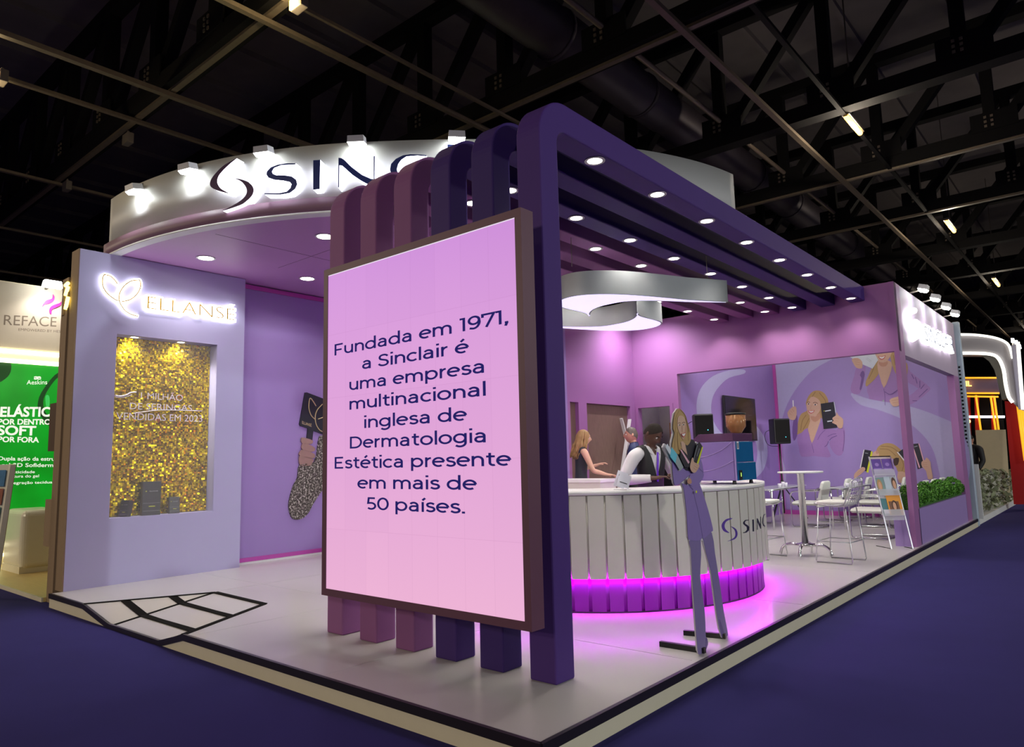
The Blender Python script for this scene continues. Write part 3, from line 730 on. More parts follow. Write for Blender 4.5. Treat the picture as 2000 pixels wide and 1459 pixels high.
b.tube(sw(cr([(128, 168), (180, 176), (240, 165), (290, 140), (345, 135)], 5)), 0.009, 6); b.tube(sw(cr([(130, 182), (190, 190), (250, 180), (300, 160)], 5)), 0.006, 6)
b.tube(sw(cr([(310, 350), (420, 335), (520, 322), (650, 316), (820, 320), (1015, 326)], 5)), 0.006, 6)
b.build('swoosh', m_vin, gl)
for y, lab in ((0.83, 'left one of two small round lamps in the top of the golden niche'), (1.42, 'right one of two small round lamps in the top of the golden niche')):
    t = thing('niche_downlight', (XL-0.10, y, NZ1), lab, 'lamp', 'niche lamps')
    downlight(t, XL-0.10, y, NZ1, 0.05, 60, (1, 0.95, 0.80), 140)
m_pack = M('black carton', (26, 25, 31), 0.4, var=0.1)
m_packs = M('grey carton print', (170, 170, 176), 0.5); m_packg = M('olive carton print', (176, 180, 40), 0.5)
def carton(name, c, w, d, h, rz, label, lean=0.0, text=True):
    t = thing(name, c, label, 'box', 'black cartons in the niche')
    b = MB(); b.box(-d/2, d/2, -w/2, w/2, 0, h)
    mtx = Matrix.Translation(Vector(c)) @ Matrix.Rotation(rz, 4, 'Z') @ Matrix.Rotation(lean, 4, 'Y')
    bmesh.ops.transform(b.bm, matrix=mtx, verts=b.bm.verts); b.build('carton', m_pack, t, 0.003)
    if text:
        b = MB()
        add_text(b, 'ELLANS\u00c9', (d/2+0.001, 0.02*w/0.2, h*0.70), (0, 1, 0), (0, 0, 1), h*0.03, w*0.46, align='CENTER')
        b.box(d/2+0.0005, d/2+0.001, -w*0.45, w*0.45, h*0.13, h*0.135); b.box(d/2+0.0005, d/2+0.001, -w*0.45, w*0.45, h*0.36, h*0.364)
        bmesh.ops.transform(b.bm, matrix=mtx, verts=b.bm.verts); b.build('print', m_packs, t, fixn=False)
        b = MB(); b.box(d/2+0.0005, d/2+0.0012, -w*0.34, -w*0.27, h*0.70, h*0.73); b.box(d/2+0.0005, d/2+0.0012, -w*0.14, w*0.2, h*0.25, h*0.28)
        bmesh.ops.transform(b.bm, matrix=mtx, verts=b.bm.verts); b.build('print', m_packg, t)
carton('product_carton', (XL-0.10, 1.10, NZ0), 0.215, 0.10, 0.42, R(-8), 'largest black carton, upright in the middle of the golden niche')
carton('product_carton', (XL-0.09, 1.395, NZ0), 0.125, 0.07, 0.21, R(-10), 'small black carton right of the large one in the golden niche', R(-10))
carton('product_carton', (XL-0.105, 0.80, NZ0), 0.12, 0.07, 0.20, R(-62), 'small black carton seen edge-on left of the large one in the niche', R(-12))

# ------------------------------------------------------------------ round counter
KX, KY = -2.33, 4.04
m_cnt = M('white counter batten', (200, 197, 190), 0.5, var=0.02); m_ctop = M('white counter top', (226, 225, 226), 0.3)
m_ledm = M('magenta led strip', (255, 40, 255), 0.5, emit=(225, 0, 255), es=95)
A0, A1 = -100, 58
t = thing('reception_counter', (KX, KY, PT), 'round white ribbed bar counter with magenta glow under its base', 'counter')
b = MB(); b.ring_wall(KX, KY, 1.785, 0.454, 1.185, A0, A1, 80, 0.008); b.build('counter_front', m_cnt, t)
b = MB(); nb = 31
for i in range(nb):                                # raised boards with grooves between them
    a = A0+(A1-A0)*(i+0.5)/nb; h = (A1-A0)/nb*0.445
    b.ring_wall(KX, KY, 1.810, 0.452, 1.18, a-h, a+h, 5, 0.024, 0, False)
b.build('counter_boards', m_cnt, t)
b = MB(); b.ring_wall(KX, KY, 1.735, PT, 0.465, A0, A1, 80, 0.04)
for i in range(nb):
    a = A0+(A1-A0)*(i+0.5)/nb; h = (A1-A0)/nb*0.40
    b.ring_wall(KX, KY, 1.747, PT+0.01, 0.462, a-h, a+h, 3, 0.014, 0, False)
b.build('kick_plate', M('magenta kick board', (122, 20, 140), 0.5), t)  # one even deep magenta over the whole kick plate
b = MB(); b.ring_wall(KX, KY, 1.815, 1.185, 1.225, A0-0.5, A1+0.5, 80, 0.50); b.ring_wall(KX, KY, 1.36, 0.95, 1.185, A0, A1, 60, 0.03); b.build('counter_top', m_ctop, t)
b = MB(); b.ring_wall(KX, KY, 1.786, 0.4575, 0.4625, A0, A1, 80, 0.030); b.build('led_strip', m_ledm, t)
b = MB(); b.ring_wall(KX, KY, 1.752, PT, PT+0.012, A0, A1, 80, 0.01); b.build('base_edge', m_dark, t)
# logo on the counter front, laid along its curve
def on_cnt(u, v):                                   # sight line to the cylinder of radius 1.812
    d = _fw + _rt*((u-1000)/FPX) - _up*((v-729.5)/FPX); o = CAM
    a = d.x**2+d.y**2; bq = 2*(d.x*(o.x-KX)+d.y*(o.y-KY)); c = (o.x-KX)**2+(o.y-KY)**2-1.809**2
    dis = max(0.0, bq*bq-4*a*c); p = o+d*((-bq-math.sqrt(dis))/(2*a)); return p
m_logo = M('purple vinyl logo', (84, 56, 150), 0.4); m_logn = M('navy vinyl letters', (36, 34, 60), 0.4)
def cnt_glyph(pts, m, sm=3):
    P = [tuple(p) for p in (cr(pts, sm, True) if sm else [Vector(p) for p in pts])]
    F = [on_cnt(1100+x*0.21, 920+y*0.21) for x, y in P]
    b = MB(); n = Vector((sum(p.x for p in F)/len(F)-KX, sum(p.y for p in F)/len(F)-KY, 0)).normalized()
    b.prism([p-n*0.004 for p in F], n*0.008)
    return b
b = cnt_glyph([(1575, 440), (1520, 445), (1485, 475), (1472, 510), (1485, 550), (1510, 568), (1543, 575), (1515, 550), (1500, 525), (1500, 495), (1520, 465)], m_logo); b.build('crescent', m_logo, t)
b = cnt_glyph([(1560, 515), (1600, 535), (1618, 570), (1615, 605), (1590, 635), (1525, 653), (1565, 635), (1595, 610), (1600, 575), (1590, 545)], m_logo); b.build('crescent', m_logo, t)
S_ = [(1722, 452), (1690, 455), (1672, 475), (1672, 492), (1690, 508), (1705, 520), (1708, 545), (1690, 566), (1672, 570), (1672, 577), (1702, 573), (1724, 552), (1729, 522), (1712, 503), (1692, 492), (1686, 478), (1696, 462), (1722, 459)]
b = cnt_glyph(S_, m_logn, 0); b.build('letter_s', m_logn, t)
b = cnt_glyph([(1757, 452), (1770, 450), (1773, 560), (1761, 562)], m_logn, 0); b.build('letter_i', m_logn, t)
b = cnt_glyph([(1798, 440), (1806, 440), (1832, 500), (1832, 425), (1837, 424), (1838, 535), (1832, 536), (1803, 470), (1806, 545), (1801, 546)], m_logn, 0); b.build('letter_n', m_logn, t)
b = cnt_glyph([(1876, 398), (1862, 405), (1852, 440), (1850, 480), (1858, 510), (1874, 518), (1876, 510), (1864, 500), (1858, 480), (1859, 440), (1866, 412), (1877, 404)], m_logn, 0); b.build('letter_c', m_logn, t)
# second counter behind (facing it)
t = thing('back_counter', (-3.9, 5.2, PT), 'white rectangular back counter with recessed front behind the round counter', 'counter')
bx1, by0 = -3.02, 5.15
b = MB(); b.box(-5.0+0.6, bx1, by0, by0+0.38, PT, 1.19); b.build('counter_body', m_cnt, t)
b = MB(); b.box(-5.0+0.58, bx1+0.012, by0-0.012, by0+0.40, 1.19, 1.23); b.build('counter_top', m_ctop, t)
b = MB()
for z0, z1 in ((0.3, 0.6), (0.72, 1.07)):
    b.box(-4.2, bx1-0.12, by0-0.008, by0-0.001, z0, z1)
b.build('panel', m_grey, t)

# ------------------------------------------------------------------ hanging crescent lamp over the counter
ZL0, ZL1 = 3.22, 3.47
A_ = [(1422, 590), (1345, 585), (1272, 578), (1214, 574), (1157, 574), (1118, 578), (1092, 586), (1086, 595), (1101, 602), (1138, 611), (1152, 618), (1156, 608), (1170, 600), (1190, 594.5), (1226, 588.5), (1282, 587.5), (1345, 590)]
PA = [px(u, v, 'z', ZL0) for u, v in A_]
PA = [PA[0]]+cr(PA[1:11], 4)[:-1]+cr(PA[10:], 4)
IA = px(1152, 618, 'z', ZL0); IB = px(1244, 611, 'z', ZL0); LC = (IA+IB)/2
t = thing('crescent_lamp', (LC.x, LC.y, ZL0), 'white hanging lamp of two crescents with glowing undersides above the counter', 'lamp')
m_lampw = M('white lamp shell', (146, 150, 154), 0.75, spec=0.2); m_diff = M('lilac white diffuser', (240, 236, 255), 0.5, emit=(222, 216, 255), es=1.0)
PBl = [Vector((2*LC.x-p.x, 2*LC.y-p.y, ZL0)) for p in PA]
def inset(P, k):
    c = sum((Vector(p) for p in P), Vector())/len(P); n = len(P); out = []
    area = sum(P[i].x*P[(i+1) % n].y-P[(i+1) % n].x*P[i].y for i in range(n)); sg = 1 if area > 0 else -1
    for i in range(n):
        d = (P[(i+1) % n]-P[i-1]); d = d.normalized() if d.length > 1e-6 else Vector((1, 0, 0))
        out.append(P[i]+Vector((-d.y, d.x, 0))*k*sg)
    return out
for P in (PA, PBl):
    b = MB(); b.prism(P, (0, 0, ZL1-ZL0), smooth=True); o = b.build('crescent_shell', m_lampw, t)
    b = MB(); q = inset(P, 0.022); b.prism([p+Vector((0, 0, -0.004)) for p in q], (0, 0, 0.006)); b.build('diffuser', m_diff, o)
b = MB()
for u, v in ((1379, 500), (1115, 464), (1240, 523)):
    q = px(u, v, 'z', 3.774); 
    if u == 1240: q = LC+Vector((-0.35, 0.75, 0))
    b.tube([(q.x, q.y, ZL1), (q.x, q.y, 3.773)], 0.004, 5)
b.build('suspension_cable', m_gal, t)
# ------------------------------------------------------------------ leaflet stand, coffee machine and hopper on the counter
m_paper = M('white paper', (226, 224, 236), 0.6); m_ink = M('black print', (40, 38, 46), 0.6)
q = Vector((-1.21, 2.70, 1.2255))
t = thing('leaflet_stack', tuple(q), 'white printed leaflets propped up on the round counter beside the man in the vest', 'leaflet')
sd_ = Vector((0.76, 0.65, 0)); bk_ = Vector((-0.55, 0.64, 0))
def leaf_sheet(o, w, h, tilt, nm, mats):
    u = (sd_*math.cos(tilt)+Vector((0, 0, math.sin(tilt)))); v = (Vector((0, 0, 1))*math.cos(tilt)-sd_*math.sin(tilt)+bk_*0.25).normalized()
    b = MB(); P = [o, o+u*w, o+u*w+v*h, o+v*h]; b.prism(P, bk_*0.003); s_ = b.build(nm, m_paper, t)
    b = MB(); n = -bk_*0.0015
    for (x0, x1, y0, y1) in mats: b.prism([o+u*w*x0+v*h*y0+n, o+u*w*x1+v*h*y0+n, o+u*w*x1+v*h*y1+n, o+u*w*x0+v*h*y1+n], -bk_*0.001)
    b.build('print', m_ink, s_)
leaf_sheet(q+Vector((-0.06, 0.03, 0.040)), 0.10, 0.15, R(-22), 'leaflet', [(0.2, 0.85, 0.68, 0.80)])
leaf_sheet(q+Vector((0.0, -0.01, 0.044)), 0.11, 0.12, R(-20), 'leaflet', [(0.18, 0.8, 0.30, 0.36)])
b = MB(); b.box(-0.04, 0.10, 0.0, 0.07, 0, 0.006); bmesh.ops.translate(b.bm, verts=b.bm.verts, vec=q+Vector((0, 0, 0.0))); b.build('stand', m_ctop, t)

mc = Vector((-0.62, 3.91, 1.226)); E1 = Vector((-0.9996, 0.028, 0)); E2 = Vector((0.028, 0.9996, 0)); EZ = Vector((0, 0, 1))
W1, W2, HB = 0.46, 0.46, 0.385
t = thing('coffee_machine', tuple(mc+E1*W1/2+E2*W2/2), 'lilac and blue espresso machine standing on the right end of the round counter', 'coffee machine')
m_mlil = M('lilac machine panel', (132, 108, 178), 0.4); m_mblu = M('blue machine side', (22, 96, 150), 0.25, var=0.1); m_mline = M('pale lilac line', (176, 148, 210), 0.4)
def quad3(o, a, c, w, h): return [o, o+a*w, o+a*w+c*h, o+c*h]
zf = 0.035
b = MB(); o = mc+EZ*zf; b.prism([o, o+E1*W1, o+E1*W1+E2*W2, o+E2*W2], EZ*HB); b.build('body', m_mlil, t, 0.008)
b = MB(); nE1 = -E1
b.prism(quad3(o+E2*0.03-E1*0.001, E2, EZ, W2-0.03, HB*0.46), -E1*0.018); b.prism(quad3(o+E2*0.03+EZ*HB*0.47-E1*0.001, E2, EZ, W2-0.05, HB*0.53), -E1*0.008); b.build('side_panel', m_mblu, t, 0.004)
b = MB(); b.prism(quad3(o-E1*0.004, E2, EZ, 0.028, HB), -E1*0.006); b.build('corner_trim', m_mline, t)
b = MB()
def seam(pts): b.tube([o-E2*0.002+E1*W1*x+EZ*HB*y for x, y in cr(pts, 6)], 0.0035, 5)
seam([(0.04, 0.98), (0.25, 0.80), (0.55, 0.66), (0.98, 0.57)]); seam([(0.0, 0.52), (0.25, 0.38), (0.55, 0.27), (0.98, 0.23)]); b.build('curved_trim', m_mline, t)
b = MB()
for x, y in ((0.05, 0.06), (0.92, 0.06), (0.05, 0.9), (0.92, 0.9)): b.lathe([(0.022, 0), (0.016, zf)], mc+E1*W1*x+E2*W2*y, 10)
b.build('foot', m_dark, t)
b = MB(); o2 = o+EZ*(HB+0.002)
bt = [o2, o2+E1*W1*1.02, o2+E1*W1*1.02+E2*W2, o2+E2*W2]; tp = [o2+EZ*0.08, o2+E1*W1*0.80+EZ*0.08, o2+E1*W1*0.80+E2*W2+EZ*0.08, o2+E2*W2+EZ*0.08]
b.hexa(bt+tp); b.build('cup_tray', M('smoked plum acrylic', (104, 70, 104), 0.15, alpha=0.8), t, 0.004)
b = MB(); b.prism(quad3(o+E2*0.05+EZ*HB*0.02-E1*0.021, E2, EZ, 0.06, HB*0.24), -E1*0.006); b.build('switch_plate', m_dark, t)
b = MB(); b.prism(quad3(o+E2*0.075+EZ*HB*0.10-E1*0.027, E2, EZ, 0.01, HB*0.1), -E1*0.003); b.build('switch', M('green switch', (200, 230, 120), 0.4, emit=(190, 255, 120), es=0.8), t)
b = MB(); b.prism(quad3(o+E2*0.06+EZ*HB*0.80-E1*0.0095, E2, EZ, 0.045, HB*0.19), -E1*0.001); b.build('rating_label', m_paper, t)
b = MB()
for k in range(5): b.prism(quad3(o+E2*(0.066+0.007*k)+EZ*HB*0.82-E1*0.0108, E2, EZ, 0.003, HB*0.14), -E1*0.0006)
b.build('print', m_ink, t)
b = MB(); b.tube([o+E1*(W1+0.01)+EZ*HB*0.60-E2*0.02, o+E1*(W1+0.01)+EZ*HB*0.45-E2*0.02], 0.016, 8); b.build('steam_knob', m_dark, t)
hc = o2+EZ*0.082+E1*0.05+E2*0.2
t = thing('bean_hopper', tuple(hc), 'clear coffee bean hopper with amber beans above the espresso machine', 'coffee grinder')
b = MB(); b.lathe([(0.055, 0.0), (0.058, 0.012), (0.096, 0.065), (0.099, 0.185), (0.094, 0.185), (0.091, 0.067), (0.05, 0.012)], hc, 28); b.build('hopper', M('amber plastic', (196, 140, 96), 0.12, alpha=0.55), t)
b = MB(); b.lathe([(0.05, 0.004), (0.055, 0.012), (0.090, 0.066), (0.090, 0.175), (0, 0.176)], hc, 28); b.build('beans', M('roasted beans', (150, 92, 52), 0.5, var=0.3, scale=90, bump=0.4), t)
b = MB(); b.lathe([(0.101, 0.183), (0.102, 0.20), (0.07, 0.206), (0, 0.206)], hc, 28); b.build('lid', m_dark, t)

# ------------------------------------------------------------------ high table with two wire stools
m_wire = M('chrome wire', (205, 205, 210), 0.3, 0.75); m_cush = M('white leather cushion', (222, 222, 216), 0.5, var=0.02)
tb = Vector((-1.06, 7.06, PT))
t = thing('bar_table', tuple(tb), 'high round white bar table on a thick chrome pole between two wire stools', 'table')
b = MB(); b.lathe([(0, 1.095), (0.285, 1.095), (0.29, 1.10), (0.29, 1.112), (0.285, 1.117), (0, 1.117)], tb, 48); b.build('table_top', M('white table top', (216, 218, 218), 0.25), t)
b = MB(); b.lathe([(0.044, 0.16), (0.044, 1.08), (0.10, 1.094)], tb, 24); b.build('pole', m_chrome, t)
b = MB(); b.lathe([(0.05, 0.12), (0.13, 0.135), (0.135, 0.155), (0.05, 0.175)], tb, 28); b.build('hub', m_chrome, t)
for k in range(4):
    a = R(5+90*k); d = Vector((math.cos(a), math.sin(a), 0))
    b = MB(); b.tube(cr([tb+d*0.08+EZ*0.145, tb+d*0.20+EZ*0.15, tb+d*0.29+EZ*0.10, tb+d*0.33+EZ*0.012], 6), [0.02]*18+[0.016], 10); b.build('leg', m_chrome, t)

def make_stool():
    t = thing('wire_stool', (0, 0, 0), '', 'stool', 'wire bar stools at the high table')
    rw = 0.0065
    for s_ in (-1, 1):                        # sled loops
        x = 0.235*s_
        b = MB(); b.tube(cr([(x*0.80, 0.17, 0.665), (x, 0.225, 0.03)], 1)+[Vector((x, 0.215, 0.008)), Vector((x, -0.205, 0.008)), Vector((x, -0.215, 0.03))]+[Vector((x*0.80, -0.16, 0.665))], 0.008, 6); b.build('leg', m_wire, t)
    b = MB()
    z = 0.26; e = 0.222
    b.tube([(-e, 0.203, z), (e, 0.203, z), (e, -0.195, z), (-e, -0.195, z)], 0.007, 6, True); b.build('footrest', m_wire, t)
    b = MB()
    def shell(u, w):                          # wire basket: u across, w from front edge over the seat up the back
        if w < 0.55:
            f = w/0.55; y = 0.22-0.42*f; z = 0.70-0.025*math.sin(PI*f)+0.03*(abs(u)**2)
            x = u*(0.19+0.04*f)
        else:
            f = (w-0.55)/0.45; y = -0.20-0.10*f-0.02*math.sin(PI*f)+0.05*(abs(u)**2); z = 0.70+0.345*f-0.05*abs(u)**3*f
            x = u*(0.23+0.02*math.sin(PI*f)-0.03*f)
        return Vector((x, y, z))
    for i in range(11):
        u = -1+2*i/10; b.tube([shell(u, w/16) for w in range(17)], 0.0046 if 0 < i < 10 else 0.007, 5)
    for j in range(15):
        w = j/14; b.tube([shell(-1+2*k/10, w) for k in range(11)], 0.0046 if 0 < j < 14 else 0.007, 5)
    b.build('wire_basket', m_wire, t)
    b = MB(); P = cr([(-0.17, 0.20), (0.17, 0.20), (0.205, 0.12), (0.20, -0.14), (0.15, -0.185), (-0.15, -0.185), (-0.20, -0.14), (-0.205, 0.12)], 3, True)
    b.prism([(p.x, p.y, 0.715) for p in P], (0, 0, 0.04)); b.build('seat_cushion', m_cush, t, 0.014, 3)
    return t
st = make_stool(); st.location = (-0.53, 6.78, PT); st.rotation_euler = (0, 0, R(86)); st['label'] = 'chrome wire bar stool right of the high table, its back to the flower box'
dup(st, (-1.50, 6.68, PT), R(-98), 'chrome wire bar stool left of the high table, partly behind the round counter', 'wire bar stools at the high table')

# ------------------------------------------------------------------ meeting room chairs and tables
m_fab = M('white chair leather', (218, 220, 214), 0.55, var=0.03)
def make_chair():
    t = thing('cantilever_chair', (0, 0, 0), '', 'chair', 'white chairs in the meeting room')
    b = MB()
    b.prism([(x, 0.24, z) for x, z in [(p.x, p.y) for p in cr([(-0.21, 0.395), (-0.215, 0.465), (0.215, 0.465), (0.21, 0.395)], 2, True)]], (0, -0.46, 0)); b.build('seat', m_fab, t, 0.016, 3)
    b = MB(); P = [(-0.215, -0.09), (0.215, -0.09), (0.22, 0.26), (0.195, 0.35), (0.14, 0.38), (-0.14, 0.38), (-0.195, 0.35), (-0.22, 0.26)]
    b.prism([(x, -0.215-z*0.22, 0.46+z) for x, z in P], (0, -0.05, -0.010)); b.build('backrest', m_fab, t, 0.014, 3)
    for s_ in (-1, 1):
        x = 0.245*s_
        b = MB(); b.tube(cr([(x*0.86, -0.285, 0.70), (x, -0.22, 0.665), (x, 0.16, 0.655), (x, 0.245, 0.61), (x, 0.255, 0.50), (x, 0.255, 0.10), (x, 0.235, 0.025), (x, 0.17, 0.014), (x, -0.27, 0.014)], 3), 0.0125, 7); b.build('leg', m_chrome, t)
    b = MB(); b.tube([(-0.245, -0.27, 0.014), (0.245, -0.27, 0.014)], 0.0125, 7); b.tube([(-0.245, 0.18, 0.43), (0.245, 0.18, 0.43)], 0.011, 6); b.tube([(-0.245, -0.15, 0.43), (0.245, -0.15, 0.43)], 0.011, 6); b.build('stretcher', m_chrome, t)
    return t
ch = make_chair(); first = True
for x, y, rz, lab in ((-2.26, 11.0, 88, 'white chair facing the glass table, just right of the bar table pole'),
        (-2.20, 12.2, 92, 'white chair behind the one right of the bar table pole'),
        (-0.86, 9.62, 88, 'white chair nearest the brochure stand, seat edge toward the stools'),
        (-1.26, 11.55, 91, 'white chair second behind the brochure stand'),
        (-2.05, 13.12, 92, 'white chair against the printed wall under the blonde head, left one'),
        (-1.38, 13.12, 92, 'white chair against the printed wall under the blonde head, right one'),
        (-3.35, 10.2, -86, 'white chair seen through the mesh of the left stool'),
        (-3.35, 11.05, -90, 'white chair behind the one seen through the left stool'),
        (-0.68, 11.25, 90, 'white chair behind the hedge, nearest the corner post'), (-0.68, 12.0, 90, 'white chair behind the hedge, in the middle'), (-0.68, 12.75, 90, 'white chair behind the hedge, farthest along')):
    if first: ch.location = (x, y, PT); ch.rotation_euler = (0, 0, R(rz)); ch['label'] = lab; first = False
    else: dup(ch, (x, y, PT), R(rz), lab, 'white chairs in the meeting room')
def glass_table(x, y, w, d, label, n, sd):
    t = thing('glass_table', (x, y, PT), label, 'table', 'glass meeting tables')
    b = MB(); b.box(x-w/2, x+w/2, y-d/2, y+d/2, PT+0.715, PT+0.728); b.build('table_top', M('pale table glass', (214, 218, 222), 0.1, alpha=0.75), t)
    b = MB(); b.tube([(x-w/2+.03, y-d/2+.03, PT+0.70), (x+w/2-.03, y-d/2+.03, PT+0.70), (x+w/2-.03, y+d/2-.03, PT+0.70), (x-w/2+.03, y+d/2-.03, PT+0.70)], 0.014, 8, True); b.build('frame', m_chrome, t)
    for sx in (-1, 1):
        for s2 in (-1, 1):
            b = MB(); b.tube([(x+sx*(w/2-.03), y+s2*(d/2-.03), PT), (x+sx*(w/2-.03), y+s2*(d/2-.03), PT+0.70)], 0.015, 8); b.build('leg', m_chrome, t)
    rd = random.Random(sd)
    for k in range(n):
        cx_, cy_ = x+rd.uniform(-.75, .75)*w/2, y+(k+.5-n/2)/n*d*0.9
        b = MB(); b.lathe([(0, 0), (0.028, 0), (0.036, 0.07), (0.033, 0.07), (0.026, 0.006), (0, 0.006)], (cx_, cy_, PT+0.728), 12)
        tag(b.build('paper_cup', m_paper), 'small white paper cup on the %s' % ('left glass table, in front of the printed wall' if sd == 1 else 'right glass table, behind the brochure stand'), 'cup', 'paper cups on the left glass table' if sd == 1 else 'paper cups on the right glass table')
glass_table(-2.84, 10.95, 0.52, 1.8, 'glass meeting table on chrome legs left of the white chairs', 4, 1)
glass_table(-1.67, 11.6, 0.26, 1.9, 'narrow glass meeting table on chrome legs behind the brochure stand', 3, 2)

# ------------------------------------------------------------------ television, loudspeakers
m_scrn = M('black television glass', (14, 12, 16), 0.12, var=0.3)
t = thing('television', (-3.66, 11.35, 1.80), 'large dark flat television on the lilac meeting room wall', 'television')
b = MB(); b.box(-3.66, -3.615, 10.56, 12.13, 1.79, 2.685); b.build('casing', m_dark, t, 0.006)
b = MB(); b.box(-3.6148, -3.612, 10.585, 12.105, 1.82, 2.665); b.build('screen_glass', m_scrn, t)
b = MB(); b.box(-3.70, -3.66, 11.1, 11.6, 2.0, 2.4); b.build('wall_mount', m_dark, t)
def speaker(u, d, z0, z1, w, rz, label):
    p = CAM+(_fw+_rt*((u-1000)/FPX)-_up*((850-729.5)/FPX))*d
    x, y = p.x, p.y
    t = thing('loudspeaker', (x, y, z0), label, 'loudspeaker', 'loudspeakers on tripods')
    mt = Matrix.Translation((x, y, 0)) @ Matrix.Rotation(rz, 4, 'Z')
    def fin(b, *a): bmesh.ops.transform(b.bm, matrix=mt, verts=b.bm.verts); return b.build(*a)
    b = MB(); P = [(-w/2, 0), (w/2, 0), (w*0.36, 0.30), (-w*0.36, 0.30)]; b.prism([(a, c, z0) for a, c in P], (0, 0, z1-z0)); fin(b, 'cabinet', m_dark, t, 0.02)
    b = MB(); b.box(-w/2+.02, w/2-.02, -0.008, -0.002, z0+.03, z1-.03); fin(b, 'grille', m_steel, t)
    b = MB(); b.ball((0.06, -0.010, z0+0.14), 0.008, 8); fin(b, 'power_light', M('cyan power light', (90, 240, 255), 0.4, emit=(80, 230, 255), es=2), t)
    b = MB(); b.tube(cr([(-w*.40, 0.25, z0+.3), (-w*.6, 0.28, z0+.25), (-w*.66, 0.28, z0+.12), (-w*.5, 0.25, z0-.02), (-0.02, 0.17, z0-.05)], 6), 0.006, 5); fin(b, 'cable', m_dark, t)
    s_ = thing('speaker_stand', (x, y, PT), label.replace('loudspeaker on a tall stand', 'tripod under the loudspeaker').replace('black loudspeaker behind', 'black tripod under the loudspeaker behind'), 'stand', 'speaker tripods')
    c = Matrix.Rotation(rz, 4, 'Z') @ Vector((0, 0.15, 0)); cx_, cy_ = x+c.x, y+c.y
    b = MB(); b.tube([(cx_, cy_, PT+0.12), (cx_, cy_, z0-0.002)], 0.019, 10); b.build('pole', m_dark, s_)
    b = MB(); b.tube([(cx_, cy_, PT+0.72), (cx_, cy_, PT+0.80)], 0.03, 10); b.tube([(cx_, cy_, PT+0.76), (cx_+0.06, cy_+0.02, PT+0.76)], 0.012, 8); b.build('collar', m_dark, s_)
    for k in range(3):
        a = R(20+120*k); b = MB(); b.bar((cx_, cy_, PT+0.72), (cx_+.45*math.cos(a), cy_+.45*math.sin(a), PT+0.012), 0.024, 0.024); b.build('leg', m_dark, s_)
speaker(1529, 14.9, 1.71, 2.24, 0.375, R(52), 'black loudspeaker on a tall stand in the corner beside the printed woman')
speaker(1376, 11.8, 1.79, 2.20, 0.335, R(40), 'black loudspeaker behind the coffee machine, left of the television')

# ------------------------------------------------------------------ hedge in the flower box
m_hedge = M('hedge leaves', (88, 146, 44), 0.6, var=0.35, scale=40); m_hedge2 = M('dark hedge leaves', (50, 96, 28), 0.7, var=0.3, scale=30)
b = MB(); rd = random.Random(5)
b.box(-0.285, -0.115, YB+0.09, 13.05, 0.57, 0.86, 1)
for k in range(15000):
    y = rd.uniform(YB+0.05, 13.07); a = rd.uniform(0, PI*1.25)-0.35
    wob = 0.03*math.sin(y*5.1)+0.025*math.sin(y*11+2)+0.012*math.sin(y*23)
    f = rd.uniform(0.86, 1.0)
    c = Vector((-0.195+(0.135+wob*0.5)*math.cos(a)*f, y, 0.76+(0.16+wob)*math.sin(a)*f*(1.15 if math.sin(a) > 0 else 1)))
    if math.cos(a) > 0.2 and rd.random() < 0.5: c.z = rd.uniform(0.58, 0.85)
    if c.x > -0.066: c.x = -0.066-rd.uniform(0, .02)
    if c.z < 0.70: c.x = min(max(c.x, -0.268), -0.128)
    if y < YB+0.39: c.x = min(c.x, -0.15)
    if c.z < 0.60: c.z = 0.60+rd.uniform(0, .05)
    s_ = rd.uniform(0.012, 0.024); n = Vector((rd.gauss(0, 1), rd.gauss(0, 1), rd.gauss(0.3, 1))).normalized()
    x = n.orthogonal().normalized()*s_; yv = n.cross(x).normalized()*s_*0.6
    b.poly([c-x, c-yv, c+x, c+yv], 0 if rd.random() < 0.72 else 1)
tag(b.build('boxwood_hedge', [m_hedge, m_hedge2], fixn=False), 'clipped green boxwood hedge filling the purple flower box', 'hedge', kind='stuff')
b = MB(); b.box(-0.288, XR-0.052, YB+0.07, 13.08, 0.56, 0.60); structure(b.build('floor_soil', M('brown bark', (92, 72, 40), 0.9, var=0.4, scale=60, bump=0.6)))

# ------------------------------------------------------------------ brochure stand with brochures
def hp(x, y, z): return Vector((x, y, z))
F1, F2 = Vector((-0.305, 8.30, PT)), Vector((-0.072, 8.47, PT)); G1, G2 = Vector((-0.56, 8.56, PT)), Vector((-0.20, 8.60, PT))
sdv = (F2-F1); 
T1 = px(1697, 892, 'y', 8.58); T2 = T1+sdv*1.05; T2.z = T1.z
t = thing('brochure_stand', tuple((F1+F2)/2), 'clear slanted brochure stand in front of the purple corner post', 'rack')
m_acr = M('clear acrylic', (225, 225, 235), 0.1, alpha=0.35)
for A_1, B_1, G_ in ((F1, T1, G1), (F2, T2, G2)):
    b = MB(); b.bar(A_1, B_1, 0.014, 0.014); b.build('side_rail', M('satin rail', (190, 186, 196), 0.3, 0.5), t)
    b = MB(); b.bar(A_1, G_, 0.016, 0.012); b.build('foot', m_steel, t); 
b = MB(); b.bar(T1, T2, 0.014, 0.014); b.build('top_rail', m_steel, t)
nn = ((T1-F1).cross(sdv)).normalized()
if nn.y > 0: nn = -nn
def rackpt(a, h): return F1.lerp(F2, a)*(1-h)+T1.lerp(T2, a)*h
b = MB(); b.prism([rackpt(0, 0.30), rackpt(1, 0.30), rackpt(1, 1), rackpt(0, 1)], -nn*0.004); b.build('back_sheet', m_acr, t)
